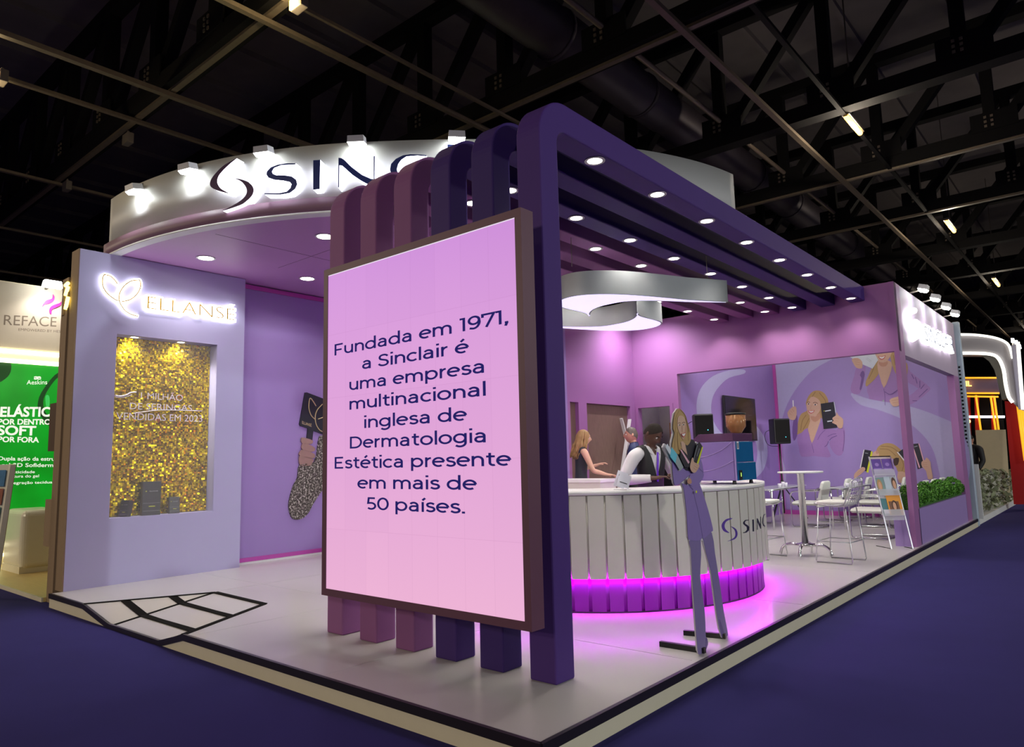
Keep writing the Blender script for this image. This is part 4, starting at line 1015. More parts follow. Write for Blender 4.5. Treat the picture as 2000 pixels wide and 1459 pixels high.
for h in (0.34, 0.56, 0.78):
    b = MB(); b.prism([rackpt(0.02, h)+nn*0.03, rackpt(0.98, h)+nn*0.03, rackpt(0.98, h+.07)+nn*0.03, rackpt(0.02, h+.07)+nn*0.03], nn*0.003); b.prism([rackpt(0.02, h), rackpt(0.98, h), rackpt(0.98, h)+nn*0.03, rackpt(0.02, h)+nn*0.03], Vector((0, 0, 0.003))); b.build('pocket', m_acr, t)
m_skinp = M('printed skin', (206, 158, 130), 0.6); m_hairp = M('printed brown hair', (84, 58, 44), 0.6); m_blon = M('printed blonde hair', (172, 140, 92), 0.6)
def brochure(a0, a1, h0, h1, base, label, deco=(), fo=0.010):
    off = nn*fo
    P = [rackpt(a0, h0)+off, rackpt(a1, h0)+off, rackpt(a1, h1)+off, rackpt(a0, h1)+off]
    b = MB(); b.prism(P, nn*0.004); mt = [M('print %s' % str(base), base, 0.5)]
    for (kind, cx_, cy_, w, h, m) in deco:
        if m not in mt: mt.append(m)
        def fr(x, y): return P[0]+(P[1]-P[0])*x+(P[3]-P[0])*y+nn*0.0045
        if kind == 'r': b.prism([fr(cx_-w, cy_-h), fr(cx_+w, cy_-h), fr(cx_+w, cy_+h), fr(cx_-w, cy_+h)], nn*0.0004, mt.index(m))
        else: b.prism([fr(cx_+w*math.cos(k*PI/8), cy_+h*math.sin(k*PI/8)) for k in range(16)], nn*(0.0004 if kind == 'e' else 0.0008), mt.index(m))
    tag(b.build('brochure', mt), label, 'brochure', 'brochures in the slanted stand')
m_pl2 = M('print light violet', (150, 120, 196), 0.5)
brochure(0.04, 0.48, 0.80, 0.97, (92, 62, 150), 'dark purple brochure at the top left of the slanted stand', [('r', 0.5, 0.22, 0.42, 0.16, m_pl2), ('e', 0.5, 0.62, 0.22, 0.12, m_pl2)])
brochure(0.52, 0.97, 0.80, 0.97, (98, 66, 156), 'dark purple brochure at the top right of the slanted stand', [('r', 0.5, 0.22, 0.42, 0.16, m_pl2), ('e', 0.5, 0.62, 0.22, 0.12, m_pl2)])
brochure(0.04, 0.40, 0.57, 0.76, (120, 150, 150), 'teal brochure with a blonde face, middle row of the slanted stand', [('e', 0.35, 0.55, 0.34, 0.36, m_blon), ('f', 0.38, 0.52, 0.2, 0.24, m_skinp)])
brochure(0.42, 0.70, 0.575, 0.77, (186, 200, 214), 'pale blue plain brochure in the middle row of the slanted stand')
brochure(0.71, 0.98, 0.57, 0.77, (176, 178, 190), 'brochure with a dark-haired face, middle row of the slanted stand', [('e', 0.5, 0.62, 0.42, 0.33, m_hairp), ('f', 0.52, 0.55, 0.27, 0.24, m_skinp), ('r', 0.5, 0.12, 0.42, 0.11, m_hairp)])
brochure(0.04, 0.36, 0.352, 0.53, (70, 120, 130), 'teal brochure beside the orange one, bottom row of the slanted stand', [('r', 0.5, 0.2, 0.4, 0.12, m_paper)])
brochure(0.30, 0.95, 0.35, 0.57, (222, 148, 44), 'orange brochure with a brown-haired face at the bottom of the slanted stand', [('r', 0.46, 0.34, 0.36, 0.33, M('printed brown photo', (120, 84, 64), 0.6)), ('e', 0.48, 0.46, 0.2, 0.26, m_hairp), ('f', 0.48, 0.44, 0.12, 0.19, m_skinp)], 0.018)
# two pale battens leaning by the doors
for u0, v0, u1, v1, lab in ((1213, 817, 1222, 852, 'left one of two pale battens leaning in a V by the walnut door'), (1230, 819, 1225, 852, 'right one of two pale battens leaning in a V by the walnut door')):
    xq = -4.42 if u0 < 1220 else -4.36; a = px(u0, v0, 'x', xq); c = px(u1, v1, 'x', xq); e = a+(c-a)*((PT-a.z)/(c.z-a.z))
    b = MB(); b.bar(a, e, 0.06, 0.02); tag(b.build('batten', m_white), lab, 'batten', 'pale battens')

# ------------------------------------------------------------------ glowing name on the right-hand fascia with its spotlights
t = thing('fascia_sign', (XR, 11.2, 3.4), 'overlit white company name with crescent on the right-hand fascia', 'sign')
def fz(pts): return [px(1680+x*0.1782, 540+y*0.1782, 'x', XR+0.05) for x, y in pts]
b = MB(); b.tube(fz(cr([(588, 375), (540, 395), (515, 440), (525, 510), (560, 560), (600, 580)], 5)), 0.05, 8); b.build('crescent', m_glow, t)
b = MB(); b.tube(fz(cr([(600, 500), (640, 540), (645, 600), (620, 650), (570, 685)], 5)), 0.05, 8); b.build('crescent', m_glow, t)
q0 = px(1800, 668, 'x', XR+0.02); q1 = px(1857.5, 690, 'x', XR+0.02)
b = MB(); add_text(b, 'SINCLAIR', (XR+0.004, q0.y, q0.z), (0, q1.y-q0.y, q1.z-q0.z), (0, 0, 1), 0.30, (q1-q0).length, 0.07, 0.03); o = b.build('name_letters', m_glow, t)
b = MB(); add_text(b, 'SINCLAIR', (XR+0.0745, q0.y+.02, q0.z+.02), (0, q1.y-q0.y, q1.z-q0.z), (0, 0, 1), 0.26, (q1-q0).length-0.04, 0.004, -0.02); b.build('letter_face', m_lnavy, o)
for y, lab in ((9.75, 'arm spotlight above the crescent of the right-hand fascia sign, nearest of four'), (10.7, 'second arm spotlight along the top of the right-hand fascia'), (11.65, 'third arm spotlight along the top of the right-hand fascia'), (12.55, 'farthest arm spotlight along the top of the right-hand fascia')):
    arm_spot((XR-0.02, y, 4.0), (XR+0.20, y, 4.045), (XR+0.02, y, 3.5), lab, 'spotlights along the right-hand fascia', 12)
# aluminium upright at the end of the stand
t = thing('aluminium_upright', (-0.02, 13.86, 0), 'pale perforated aluminium upright at the far end of the stand', 'post')
m_alu = M('pale aluminium', (176, 190, 206), 0.45, 0.2)
b = MB(); b.box(-0.115, 0.015, 13.78, 13.9, 0, 4.07); b.build('profile', m_alu, t, 0.02)
b = MB()
for k in range(26): b.box(-0.07, -0.035, 13.775, 13.782, 1.25+k*0.075, 1.285+k*0.075)
b.build('perforation', m_steel, t)
# ------------------------------------------------------------------ people
def skin_mesh(nodes, edges, root, sub=2):
    """nodes: name -> (pos, rx, ry); grows one continuous surface and returns an evaluated mesh"""
    me = bpy.data.meshes.new('figure'); names = list(nodes); idx = {n: i for i, n in enumerate(names)}
    me.from_pydata([nodes[n][0] for n in names], [(idx[a], idx[c]) for a, c in edges], [])
    o = bpy.data.objects.new('figure', me); COL.objects.link(o)
    md = o.modifiers.new('s', 'SKIN'); md.use_smooth_shade = True; md.branch_smoothing = 0.3
    for n in names:
        sv = me.skin_vertices[0].data[idx[n]]; sv.radius = (nodes[n][1], nodes[n][2]); sv.use_root = (n == root)
    if sub:
        ms = o.modifiers.new('u', 'SUBSURF'); ms.levels = sub; ms.render_levels = sub
    bpy.context.view_layer.update()
    m = bpy.data.meshes.new_from_object(o.evaluated_get(bpy.context.evaluated_depsgraph_get()))
    bpy.data.objects.remove(o); bpy.data.meshes.remove(me)
    return m
def g3(x, y, z, c, s): return math.exp(-((x-c[0])**2/s[0]**2+(y-c[1])**2/s[1]**2+(z-c[2])**2/s[2]**2))
def head_into(bm, mtx, mi_skin=0, mi_lip=1, female=False):
    n, seg = 26, 36; rings = []
    def pt(t, p):
        x, y, z = math.sin(t)*math.sin(p), math.sin(t)*math.cos(p), math.cos(t)     # y is forward
        jaw = 1-0.30*max(0, -z)**1.4*(1 if y > -0.2 else 0.6)
        X, Y, Z = x*0.074*jaw, y*0.096*(1-0.10*max(0, -z)), z*0.118
        if y < 0: Y *= 1.02
        f = 0.0
        Y += 0.024*g3(X, Y, Z, (0, 0.095, -0.020), (0.012, 0.05, 0.022)) + 0.010*g3(X, Y, Z, (0, 0.09, 0.008), (0.009, 0.05, 0.03))
        Y += 0.007*g3(X, Y, Z, (0, 0.09, -0.062), (0.024, 0.05, 0.012)) + 0.012*g3(X, Y, Z, (0, 0.08, -0.098), (0.026, 0.05, 0.018))
        for s_ in (-1, 1):
            Y -= 0.010*g3(X, Y, Z, (0.031*s_, 0.085, 0.008), (0.016, 0.05, 0.011))
            Y += 0.006*g3(X, Y, Z, (0.030*s_, 0.085, 0.032), (0.02, 0.05, 0.010))
            X += s_*0.006*g3(X, Y, Z, (0.052*s_, 0.06, -0.025), (0.03, 0.04, 0.025))
        return Vector((X, Y, Z))
    for i in range(n+1):
        t = PI*i/n
        rings.append([bm.verts.new(mtx @ pt(t, 2*PI*k/seg)) for k in range(seg if 0 < i < n else 1)])
    for i, (a, b_) in enumerate(zip(rings, rings[1:])):
        for k in range(seg):
            k2 = (k+1) % seg
            vs = [a[0], b_[k], b_[k2]] if len(a) == 1 else ([a[k2], a[k], b_[0]] if len(b_) == 1 else [a[k], b_[k], b_[k2], a[k2]])
            f = bm.faces.new(vs); f.smooth = True; f.material_index = mi_skin
            t = PI*(i+0.5)/n; p = 2*PI*(k+0.5)/seg
            q = pt(t, p)
            if q.y > 0.07 and -0.073 < q.z < -0.050 and abs(q.x) < 0.024: f.material_index = mi_lip
    for s_ in (-1, 1):                                   # ears
        c = Vector((0.074*s_, -0.008, -0.002)); n2 = 10
        top = [bm.verts.new(mtx @ (c+Vector((s_*(0.012+0.006*math.cos(2*PI*k/n2)), 0.017*math.cos(2*PI*k/n2)-0.006, 0.032*math.sin(2*PI*k/n2))))) for k in range(n2)]
        bot = [bm.verts.new(mtx @ (c+Vector((-s_*0.01, 0.011*math.cos(2*PI*k/n2), 0.024*math.sin(2*PI*k/n2))))) for k in range(n2)]
        f = bm.faces.new(top); f.material_index = mi_skin
        for k in range(n2):
            f = bm.faces.new([top[k], bot[k], bot[(k+1) % n2], top[(k+1) % n2]]); f.material_index = mi_skin; f.smooth = True
def mesh_obj(name, me, mats, parent, mtx=None, mi=None):
    if mtx: me.transform(mtx)
    me.transform(Matrix.Translation(-Vector(parent['_o'])))
    me.materials.clear()
    for m in mats: me.materials.append(m)
    o = bpy.data.objects.new(name, me); COL.objects.link(o); o.parent = parent; o['_o'] = parent['_o']
    for p in me.polygons: p.use_smooth = True
    return o
m_eye = M('eye white', (226, 224, 220), 0.2); m_iris = M('dark iris', (36, 26, 20), 0.2)

def person(loc, rz, H, label, skin, lips, hair, arms, clothes, female=False, head_pitch=0, head_yaw=0, hairstyle='short', extra=None, lean=0.0, sub=2):
    k = H/1.75
    base = Matrix.Translation(Vector(loc)) @ Matrix.Rotation(rz, 4, 'Z') @ Matrix.Scale(k, 4)
    t = thing('person', tuple(loc), label, 'person')
    sh = 0.172 if female else 0.20; hp_ = 0.10 if female else 0.095; f = 0.9 if female else 1.0
    L = lambda z: lean*max(0, z-0.95)                    # forward lean of the spine
    J = {'pelvis': ((0, 0, 0.96), .148*f+(.01 if female else 0), .105*f), 'waist': ((0, 0.005+L(1.12), 1.12), .128*f, .092*f), 'chest': ((0, 0.012+L(1.30), 1.30), .158*f, .108*f), 'collar': ((0, L(1.43), 1.43), .10*f, .075*f),
         'neck': ((0, 0.0+L(1.5), 1.50), .052*f, .055*f), 'skull': ((0, 0.02+L(1.6), 1.58), .05, .06)}
    E_ = [('pelvis', 'waist'), ('waist', 'chest'), ('chest', 'collar'), ('collar', 'neck'), ('neck', 'skull')]
    fing = []
    for s_, sd2 in ((1, 'r'), (-1, 'l')):
        J['hip'+sd2] = ((hp_*s_, 0, 0.88), .088*f, .092*f); J['knee'+sd2] = ((0.105*s_, 0.015, 0.50), .058*f, .062*f); J['calf'+sd2] = ((0.108*s_, -0.015, 0.36), .054*f, .056*f)
        J['ank'+sd2] = ((0.11*s_, -0.02, 0.09), .036, .038); J['ball'+sd2] = ((0.125*s_, 0.10, 0.035), .042, .03); J['toe'+sd2] = ((0.13*s_, 0.16, 0.028), .032, .022)
        E_ += [('pelvis', 'hip'+sd2), ('hip'+sd2, 'knee'+sd2), ('knee'+sd2, 'calf'+sd2), ('calf'+sd2, 'ank'+sd2), ('ank'+sd2, 'ball'+sd2), ('ball'+sd2, 'toe'+sd2)]
        S = Vector((sh*s_, L(1.40), 1.415)); el, wr, hd = [Vector(p) for p in arms[sd2]]
        m1 = S.lerp(el, .45); m2 = el.lerp(wr, .35)
        J['sh'+sd2] = (S, .064*f, .064*f); J['ua'+sd2] = (m1, .052*f, .054*f); J['el'+sd2] = (el, .042*f, .042*f); J['fa'+sd2] = (m2, .041*f, .041*f); J['wr'+sd2] = (wr, .026*f, .028*f)
        d = (hd-wr).normalized(); up_ = Vector((0, 0, 1)) if abs(d.z) < .9 else Vector((0, 1, 0)); w = d.cross(up_).normalized(); nrm = w.cross(d)
        pm = wr+d*0.055
        J['pm'+sd2] = (pm, .030*f, .018)
        J['tr'+sd2] = ((sh*0.52*s_, L(1.43)-0.005, 1.445), .062*f, .060*f)
        E_ += [('collar', 'tr'+sd2), ('tr'+sd2, 'sh'+sd2), ('sh'+sd2, 'ua'+sd2), ('ua'+sd2, 'el'+sd2), ('el'+sd2, 'fa'+sd2), ('fa'+sd2, 'wr'+sd2), ('wr'+sd2, 'pm'+sd2)]
        for q, (o_, ln) in enumerate(((-0.030, .068), (-0.010, .080), (0.010, .074), (0.029, .058))):
            a = pm+w*o_*0.9+d*0.030; c1 = a+d*ln*.5-nrm*ln*.12; c2 = c1+d*ln*.38-nrm*ln*.42
            for nm, p, r_ in (('a', a, .0095), ('b', c1, .0085), ('c', c2, .0075)): J['f%d%s%s' % (q, nm, sd2)] = (p, r_, r_)
            E_ += [('pm'+sd2, 'f%da%s' % (q, sd2)), ('f%da%s' % (q, sd2), 'f%db%s' % (q, sd2)), ('f%db%s' % (q, sd2), 'f%dc%s' % (q, sd2))]
        tw = w*(-1 if sd2 == 'r' else 1)
        J['ta'+sd2] = (wr+d*0.03+tw*0.034, .012, .012); J['tb'+sd2] = (wr+d*0.062+tw*0.05-nrm*0.012, .010, .010); J['tc'+sd2] = (wr+d*0.088+tw*0.046-nrm*0.022, .008, .008)
        E_ += [('wr'+sd2, 'ta'+sd2), ('ta'+sd2, 'tb'+sd2), ('tb'+sd2, 'tc'+sd2)]
    me = skin_mesh(J, E_, 'pelvis', sub); raw = me.copy()
    bm = bmesh.new(); bm.from_mesh(me)
    hc = Vector((0, 0.035+L(1.64), 1.625))
    hm = Matrix.Translation(hc) @ Matrix.Rotation(head_yaw, 4, 'Z') @ Matrix.Rotation(head_pitch, 4, 'X')
    head_into(bm, hm, 0, 1, female); bm.to_mesh(me); bm.free()
    body = mesh_obj('body', me, [skin, lips], t, base)
    b = MB()
    for s_ in (-1, 1): b.ball((0.031*s_, 0.0775, 0.009), 0.0115, 12)
    for s_ in (-1, 1): b.ball((0.031*s_, 0.0855, 0.009), 0.0050, 8, 1)
    for s_ in (-1, 1): b.tube([Vector((0.014*s_, 0.094, 0.028)), Vector((0.032*s_, 0.093, 0.036)), Vector((0.050*s_, 0.080, 0.030))], 0.0035, 5, mi=2)
    bmesh.ops.transform(b.bm, matrix=base @ hm, verts=b.bm.verts); b.build('eyes', [m_eye, m_iris, hair], t)
    # garments: the body's own surface between given bones, lifted off the skin along its normals
    src = bpy.data.meshes.new('cloth'); bmb = bmesh.new(); bmb.from_mesh(raw)
    for kk, z0, x0 in ((0.30, 1.20, 0.006), (0.5, 1.40, 0.0)):    # seam lines for open fronts
        for s_ in (-1, 1): bmesh.ops.bisect_plane(bmb, geom=bmb.verts[:]+bmb.edges[:]+bmb.faces[:], dist=1e-5, plane_co=(x0*s_, 0, z0), plane_no=(s_, 0, -kk))
    bmb.verts.index_update(); bmb.normal_update()
    def near(co):
        best = (9, None, 0)
        for a, c in E_:
            A = Vector(J[a][0]); C = Vector(J[c][0]); d = C-A; t_ = max(0, min(1, (co-A).dot(d)/d.length_squared))
            q = (co-A-d*t_).length-(J[a][1]*(1-t_)+J[c][1]*t_)
            if q < best[0]: best = (q, (a, c), t_)
        return best
    lab = {v.index: near(v.co) for v in bmb.verts}
    for nm, mat, bones, grow, cut in clothes:
        ok = set()
        for v in bmb.verts:
            _, bn, t_ = lab[v.index]
            r_ = bones.get(bn[0]+'>'+bn[1])
            if r_ and r_[0] <= t_ <= r_[1] and not (cut and cut(v.co)): ok.add(v.index)
        mp = {}; b = MB()
        for f in bmb.faces:
            if all(v.index in ok for v in f.verts):
                for v in f.verts:
                    if v.index not in mp: mp[v.index] = b.bm.verts.new(base @ (v.co+v.normal*grow))
                b.face([mp[v.index] for v in f.verts], 0, True)
        o = b.build(nm, mat, t, fixn=False)
        md = o.modifiers.new('cloth', 'SOLIDIFY'); md.thickness = 0.006*k; md.offset = -1
    bmb.free(); bpy.data.meshes.remove(src); bpy.data.meshes.remove(raw)
    # hair
    b = MB()
    if hairstyle == 'short':
        def hp(t_, p):
            x, y, z = math.sin(t_)*math.sin(p), math.sin(t_)*math.cos(p), math.cos(t_)
            r_ = 0.006+0.002*math.sin(9*p)*math.sin(7*t_)
            return Vector((x*(0.076+r_), y*(0.098+r_)*1.0, z*(0.119+r_)))
        n, seg = 16, 32; rows = []
        for i in range(n+1):
            row = []
            for k_ in range(seg):
                p = 2*PI*k_/seg; front = max(0, math.cos(p)); back = max(0, -math.cos(p))
                lim = 0.86+0.95*(1-front)**0.8*0.75+0.45*back - (0.0 if front < .5 else 0.02)
                row.append(b.bm.verts.new(hp(0.001+lim*i/n, p)))
            rows.append(row)
        for a, c in zip(rows, rows[1:]):
            for k_ in range(seg): b.face([a[k_], c[k_], c[(k_+1) % seg], a[(k_+1) % seg]], 0, True)
    else:
        rd = random.Random(11)
        b.ball((0, -0.012, 0.016), 0.112, 24, 0, (0.80, 0.90, 1.02))
        for i in range(70):
            p = R(rd.uniform(55, 305)); x, y = math.sin(p), math.cos(p)
            L0 = Vector((x*0.055, -0.01+y*0.06, 0.10)); ln = rd.uniform(0.22, 0.33)
            P = [L0, Vector((x*0.088, -0.01+y*0.098, 0.03)), Vector((x*0.096, -0.015+y*0.105, -0.05)), Vector((x*(0.10+rd.uniform(-.02, .02)), -0.02+y*0.12+rd.uniform(-.02, .02), -0.14)), Vector((x*(0.10+rd.uniform(-.03, .03)), -0.035+y*0.12+rd.uniform(-.03, .02), -ln))]
            b.tube(cr(P, 4), [0.014]*8+[0.016]*4+[0.012]*4+[0.004], 6)
    bmesh.ops.transform(b.bm, matrix=base @ hm, verts=b.bm.verts); b.build('hair', hair, t, fixn=False)
    return t, base, hm, J
ALL = (0, 1)
TORSO = {'pelvis>waist': ALL, 'waist>chest': ALL, 'chest>collar': ALL, 'collar>neck': (0, 0.30), 'collar>trr': ALL, 'collar>trl': ALL, 'trr>shr': ALL, 'trl>shl': ALL, 'pelvis>hipr': (0, .5), 'pelvis>hipl': (0, .5)}
SLV = {**TORSO, 'shr>uar': ALL, 'shl>ual': ALL, 'uar>elr': ALL, 'ual>ell': ALL, 'elr>far': ALL, 'ell>fal': ALL, 'far>wrr': (0, .85), 'fal>wrl': (0, .85)}
LEGS = {'pelvis>hipr': ALL, 'pelvis>hipl': ALL, 'hipr>kneer': ALL, 'hipl>kneel': ALL, 'kneer>calfr': ALL, 'kneel>calfl': ALL, 'calfr>ankr': (0, .95), 'calfl>ankl': (0, .95)}
SLEEVELESS = {**TORSO, 'trr>shr': (0, .75), 'trl>shl': (0, .75)}
VEST = {**TORSO, 'trr>shr': (0, .35), 'trl>shl': (0, .35), 'collar>neck': (0, 0.0)}
vcut = lambda c: c.y > 0.0 and c.z > 1.20 and abs(c.x) < 0.0055+(c.z-1.20)*0.30
scut = lambda c: c.y > 0.03 and c.z > 1.40 and abs(c.x) < (c.z-1.40)*0.5-0.0005
m_skinw = M('fair skin', (206, 160, 138), 0.5, var=0.05); m_skind = M('dark brown skin', (78, 48, 36), 0.45, var=0.08); m_skinm = M('tanned skin', (196, 142, 120), 0.5, var=0.06)
m_lipw = M('rose lips', (178, 96, 92), 0.4); m_lipd = M('dark lips', (92, 50, 44), 0.4)
m_blonde = M('blonde hair', (150, 118, 72), 0.5, var=0.45, scale=26, stretch=(6, 6, 0.8)); m_black = M('short black hair', (44, 38, 36), 0.85, spec=0.15, var=0.2, scale=60); m_greyh = M('greying brown hair', (92, 82, 76), 0.55, var=0.35, scale=50)
m_char = M('charcoal fabric', (46, 48, 58), 0.8, var=0.15, scale=30); m_wshirt = M('white shirt cotton', (206, 202, 208), 0.75, var=0.04); m_vest = M('black waistcoat', (24, 22, 26), 0.7, var=0.1)
m_blue = M('dark blue jacket', (26, 40, 84), 0.7, var=0.15); m_trous = M('dark trousers', (28, 28, 34), 0.8)
def stand_at(u, d): 
    p = CAM+(_fw+_rt*((u-1000)/FPX)-_up*((870-729.5)/FPX))*d
    return (p.x, p.y, PT)
# woman at the back counter, sleeveless top, resting one hand on leaflets
pw_ = stand_at(1131, 10.9)
person(pw_, R(-38), 1.80, 'blonde woman in sleeveless charcoal top, one bare arm reaching over the white back counter', m_skinw, m_lipw, m_blonde,
       {'r': ((0.235, 0.13, 1.14), (0.20, 0.36, 1.075), (0.18, 0.46, 1.07)), 'l': ((-0.23, 0.10, 1.16), (-0.17, 0.33, 1.22), (-0.15, 0.43, 1.25))},
       [('top', m_char, SLEEVELESS, 0.010, None), ('trousers', m_trous, LEGS, 0.012, None)], True, R(-6), R(-8), 'long', lean=0.06)
# barman in a waistcoat, head bowed over his hands
pv_ = stand_at(1264, 7.3)
t, base, hm, J = person(pv_, R(-112), 1.71, 'barman in black waistcoat and white shirt looking down at his hands behind the counter', m_skind, m_lipd, m_black,
       {'r': ((0.34, 0.0, 1.165), (0.12, 0.24, 1.18), (0.02, 0.29, 1.20)), 'l': ((-0.31, 0.06, 1.165), (-0.13, 0.27, 1.20), (-0.03, 0.32, 1.22))},
       [('shirt', m_wshirt, SLV, 0.014, scut), ('waistcoat', m_vest, VEST, 0.026, vcut), ('trousers', m_trous, LEGS, 0.014, None)], False, R(-36), R(14), 'short', lean=0.10, sub=3)
b = MB()
for s_ in (-1, 1):                                       # open shirt collar wings, lanyard
    b.prism([base @ Vector(p) for p in ((0.010*s_, 0.085, 1.485), (0.062*s_, 0.060, 1.515), (0.085*s_, 0.105, 1.455), (0.050*s_, 0.138, 1.42))], (base.to_3x3() @ Vector((0, 0.006, 0))))
b.build('shirt_collar', m_wshirt, t)
b = MB(); P = [(-0.030, 0.128, 1.44), (-0.012, 0.150, 1.36), (0.008, 0.162, 1.26), (0.012, 0.160, 1.14)]; b.tube([base @ Vector(p) for p in P], 0.010, 6); b.build('lanyard', M('purple ribbon', (98, 40, 190), 0.6), t)
# man in the blue jacket behind
pm_ = stand_at(1238, 11.3)
person(pm_, R(118), 1.84, 'grey-haired man in dark blue jacket looking left, half hidden behind the barman', m_skinm, m_lipw, m_greyh,
       {'r': ((0.27, 0.02, 1.13), (0.24, 0.16, 0.92), (0.22, 0.22, 0.85)), 'l': ((-0.27, 0.02, 1.13), (-0.24, 0.16, 0.92), (-0.22, 0.22, 0.85))},
       [('jacket', m_blue, SLV, 0.018, scut), ('trousers', m_trous, LEGS, 0.014, None)], False, R(2), R(10), 'short')
# ------------------------------------------------------------------ flat printed artwork (cut-out figure and wall prints)
def P_(name, c): return M('print ink '+name, c, 0.55, var=0.05, scale=20)
SKIN = P_('skin', (202, 164, 144)); SKIN2 = P_('skin shade', (188, 140, 118)); BLON = P_('blonde', (176, 144, 96)); BLON2 = P_('dark blonde', (146, 114, 74)); SUIT = P_('lilac suit', (158, 120, 184)); SUIT2 = P_('lilac suit fold', (112, 80, 146)); SUIT3 = P_('pale lilac suit', (160, 134, 190))
NAVY = P_('navy', (30, 30, 44)); WHITE = P_('white', (228, 228, 232)); PALE = P_('pale blue', (206, 214, 226)); YEL = P_('lime', (204, 214, 40)); CYAN = P_('cyan', (96, 190, 214)); PINK = P_('pink', (222, 170, 190)); LIP = P_('lip', (190, 90, 92)); DRK = P_('dark brown', (62, 42, 36)); TROU = P_('violet trousers', (122, 106, 158)); JACK = P_('violet jacket', (132, 110, 176)); JACK2 = P_('violet jacket shade', (96, 78, 138)); GREY = P_('mid grey', (150, 160, 164)); LAV = P_('pale lavender', (172, 166, 208))
class Art:
    """layers of flat ink on one real plane; every layer sits a hair in front of the one before"""
    def __init__(s, o, k, p0, n, step=0.0006, first=0.001):
        s.o, s.k, s.p0, s.n, s.step, s.z = o, k, Vector(p0), Vector(n).normalized(), step, first
        s.b = MB(); s.mats = []
    def pt(s, x, y): return pxp(s.o[0]+x*s.k, s.o[1]+y*s.k, s.p0, s.n)
    def add(s, pts, mat, sm=3, k=None, o=None):
        if mat not in s.mats: s.mats.append(mat)
        P = [(p[0], p[1]) for p in (cr(pts, sm, True) if sm else [Vector(p) for p in pts])]
        if o: 
            ko, oo = s.k, s.o; s.k, s.o = k, o
        F = [s.pt(*p)+s.n*s.z for p in P]
        if o: s.k, s.o = ko, oo
        s.b.prism(F, s.n*(s.step*0.6), s.mats.index(mat)); s.z += s.step
    def ell(s, x, y, rx, ry, mat, rot=0):
        c_, s_ = math.cos(R(rot)), math.sin(R(rot))
        s.add([(x+rx*math.cos(a)*c_-ry*math.sin(a)*s_, y+rx*math.cos(a)*s_+ry*math.sin(a)*c_) for a in [2*PI*i/14 for i in range(14)]], mat, 0)
    def line(s, pts, w, mat, sm=4):
        P = cr(pts, sm); l = []; r_ = []
        for i, p in enumerate(P):
            d = (P[min(i+1, len(P)-1)]-P[max(i-1, 0)]).normalized(); q = Vector((-d.y, d.x))*w/2
            l.append(p+q*0.6); r_.append(p-q*0.6)
        s.add([(p.x, p.y) for p in l+r_[::-1]], mat, 0)
    def done(s, name, parent=None): return s.b.build(name, s.mats, parent, fixn=True)

# --- life-size cut-out of a woman carrying folders
fA = Vector((-0.077, 1.92, PT)); fB = Vector((-0.127, 2.369, PT)); dirv = (fB-fA).normalized(); nS = Vector((dirv.y, -dirv.x, 0))
t = thing('cutout_figure', tuple((fA+fB)/2), 'life-size flat cut-out of a blonde woman in a violet suit carrying folders', 'standee')
z7 = lambda pts: [(1240+x*0.192, 780+y*0.192) for x, y in pts]
zl = lambda pts: [(1290+x*0.178, 1040+y*0.178) for x, y in pts]
sil_up = z7([(430, 92), (393, 145), (378, 230), (376, 300), (386, 345), (366, 440), (362, 505), (345, 483), (300, 448), (282, 490), (328, 580), (372, 655), (378, 760), (388, 845), (402, 874), (432, 870), (466, 850), (488, 905), (520, 1150), (535, 1400), (548, 1432)])
sil_legL = zl([(312, 95), (330, 180), (345, 470), (375, 900), (403, 1290), (425, 1338), (480, 1330), (516, 1232), (516, 1180), (496, 1140), (482, 830), (442, 560), (437, 430), (440, 85)])
sil_legR = zl([(462, 90), (550, 430), (600, 800), (640, 1050), (688, 1186), (737, 1140), (737, 1090), (690, 850), (640, 500), (596, 230)])
sil_rt = z7([(776, 1348), (790, 1315), (740, 1120), (690, 960), (664, 880), (672, 832), (692, 790), (692, 740), (664, 600), (668, 486), (648, 462), (626, 430), (606, 440), (566, 410), (546, 310), (522, 220), (486, 130)])
sil = sil_up+sil_legL+sil_legR+sil_rt
F = [pxp(u, v, fA, nS) for u, v in sil]
m_board = M('foam board edge', (196, 192, 200), 0.7)
b = MB(); b.prism([p-nS*0.010 for p in F], nS*0.010); bd = b.build('figure_board', m_board, t)
A = Art((1240, 780), 0.192, fA, nS)
kl, ol = 0.178, (1290, 1040)
for L_ in ([(312, 92), (330, 180), (345, 470), (375, 900), (405, 1290), (425, 1335), (478, 1328), (495, 1140), (480, 830), (440, 560), (435, 430), (440, 80)], [(462, 60), (550, 430), (600, 800), (640, 1050), (688, 1183), (735, 1138), (735, 1092), (690, 850), (640, 500), (596, 230), (560, 0)]): A.add(L_, TROU, 2, kl, ol)
for L_ in ([(478, 1328), (516, 1232), (514, 1180), (497, 1150), (490, 1230)], [(640, 950), (655, 1060), (690, 1180), (700, 1120), (665, 1000)]): A.add(L_, JACK2, 2, kl, ol)
A.add([(468, 850), (490, 900), (520, 1150), (534, 1400), (550, 1428), (610, 1440), (668, 1426), (684, 1395), (692, 1420), (775, 1347), (789, 1314), (740, 1120), (690, 960), (662, 880), (640, 850), (560, 880)], JACK, 2)
A.line([(590, 930), (606, 1010), (640, 1150), (684, 1400)], 7, JACK2); A.line([(545, 870), (560, 890), (586, 920)], 16, JACK2)
A.add([(365, 520), (372, 655), (378, 760), (388, 845), (402, 872), (432, 868), (550, 775), (562, 750), (530, 660), (480, 690), (430, 728)], JACK, 2)
A.add([(662, 600), (620, 640), (560, 760), (530, 840), (580, 886), (640, 862), (690, 792), (690, 740)], JACK, 2)
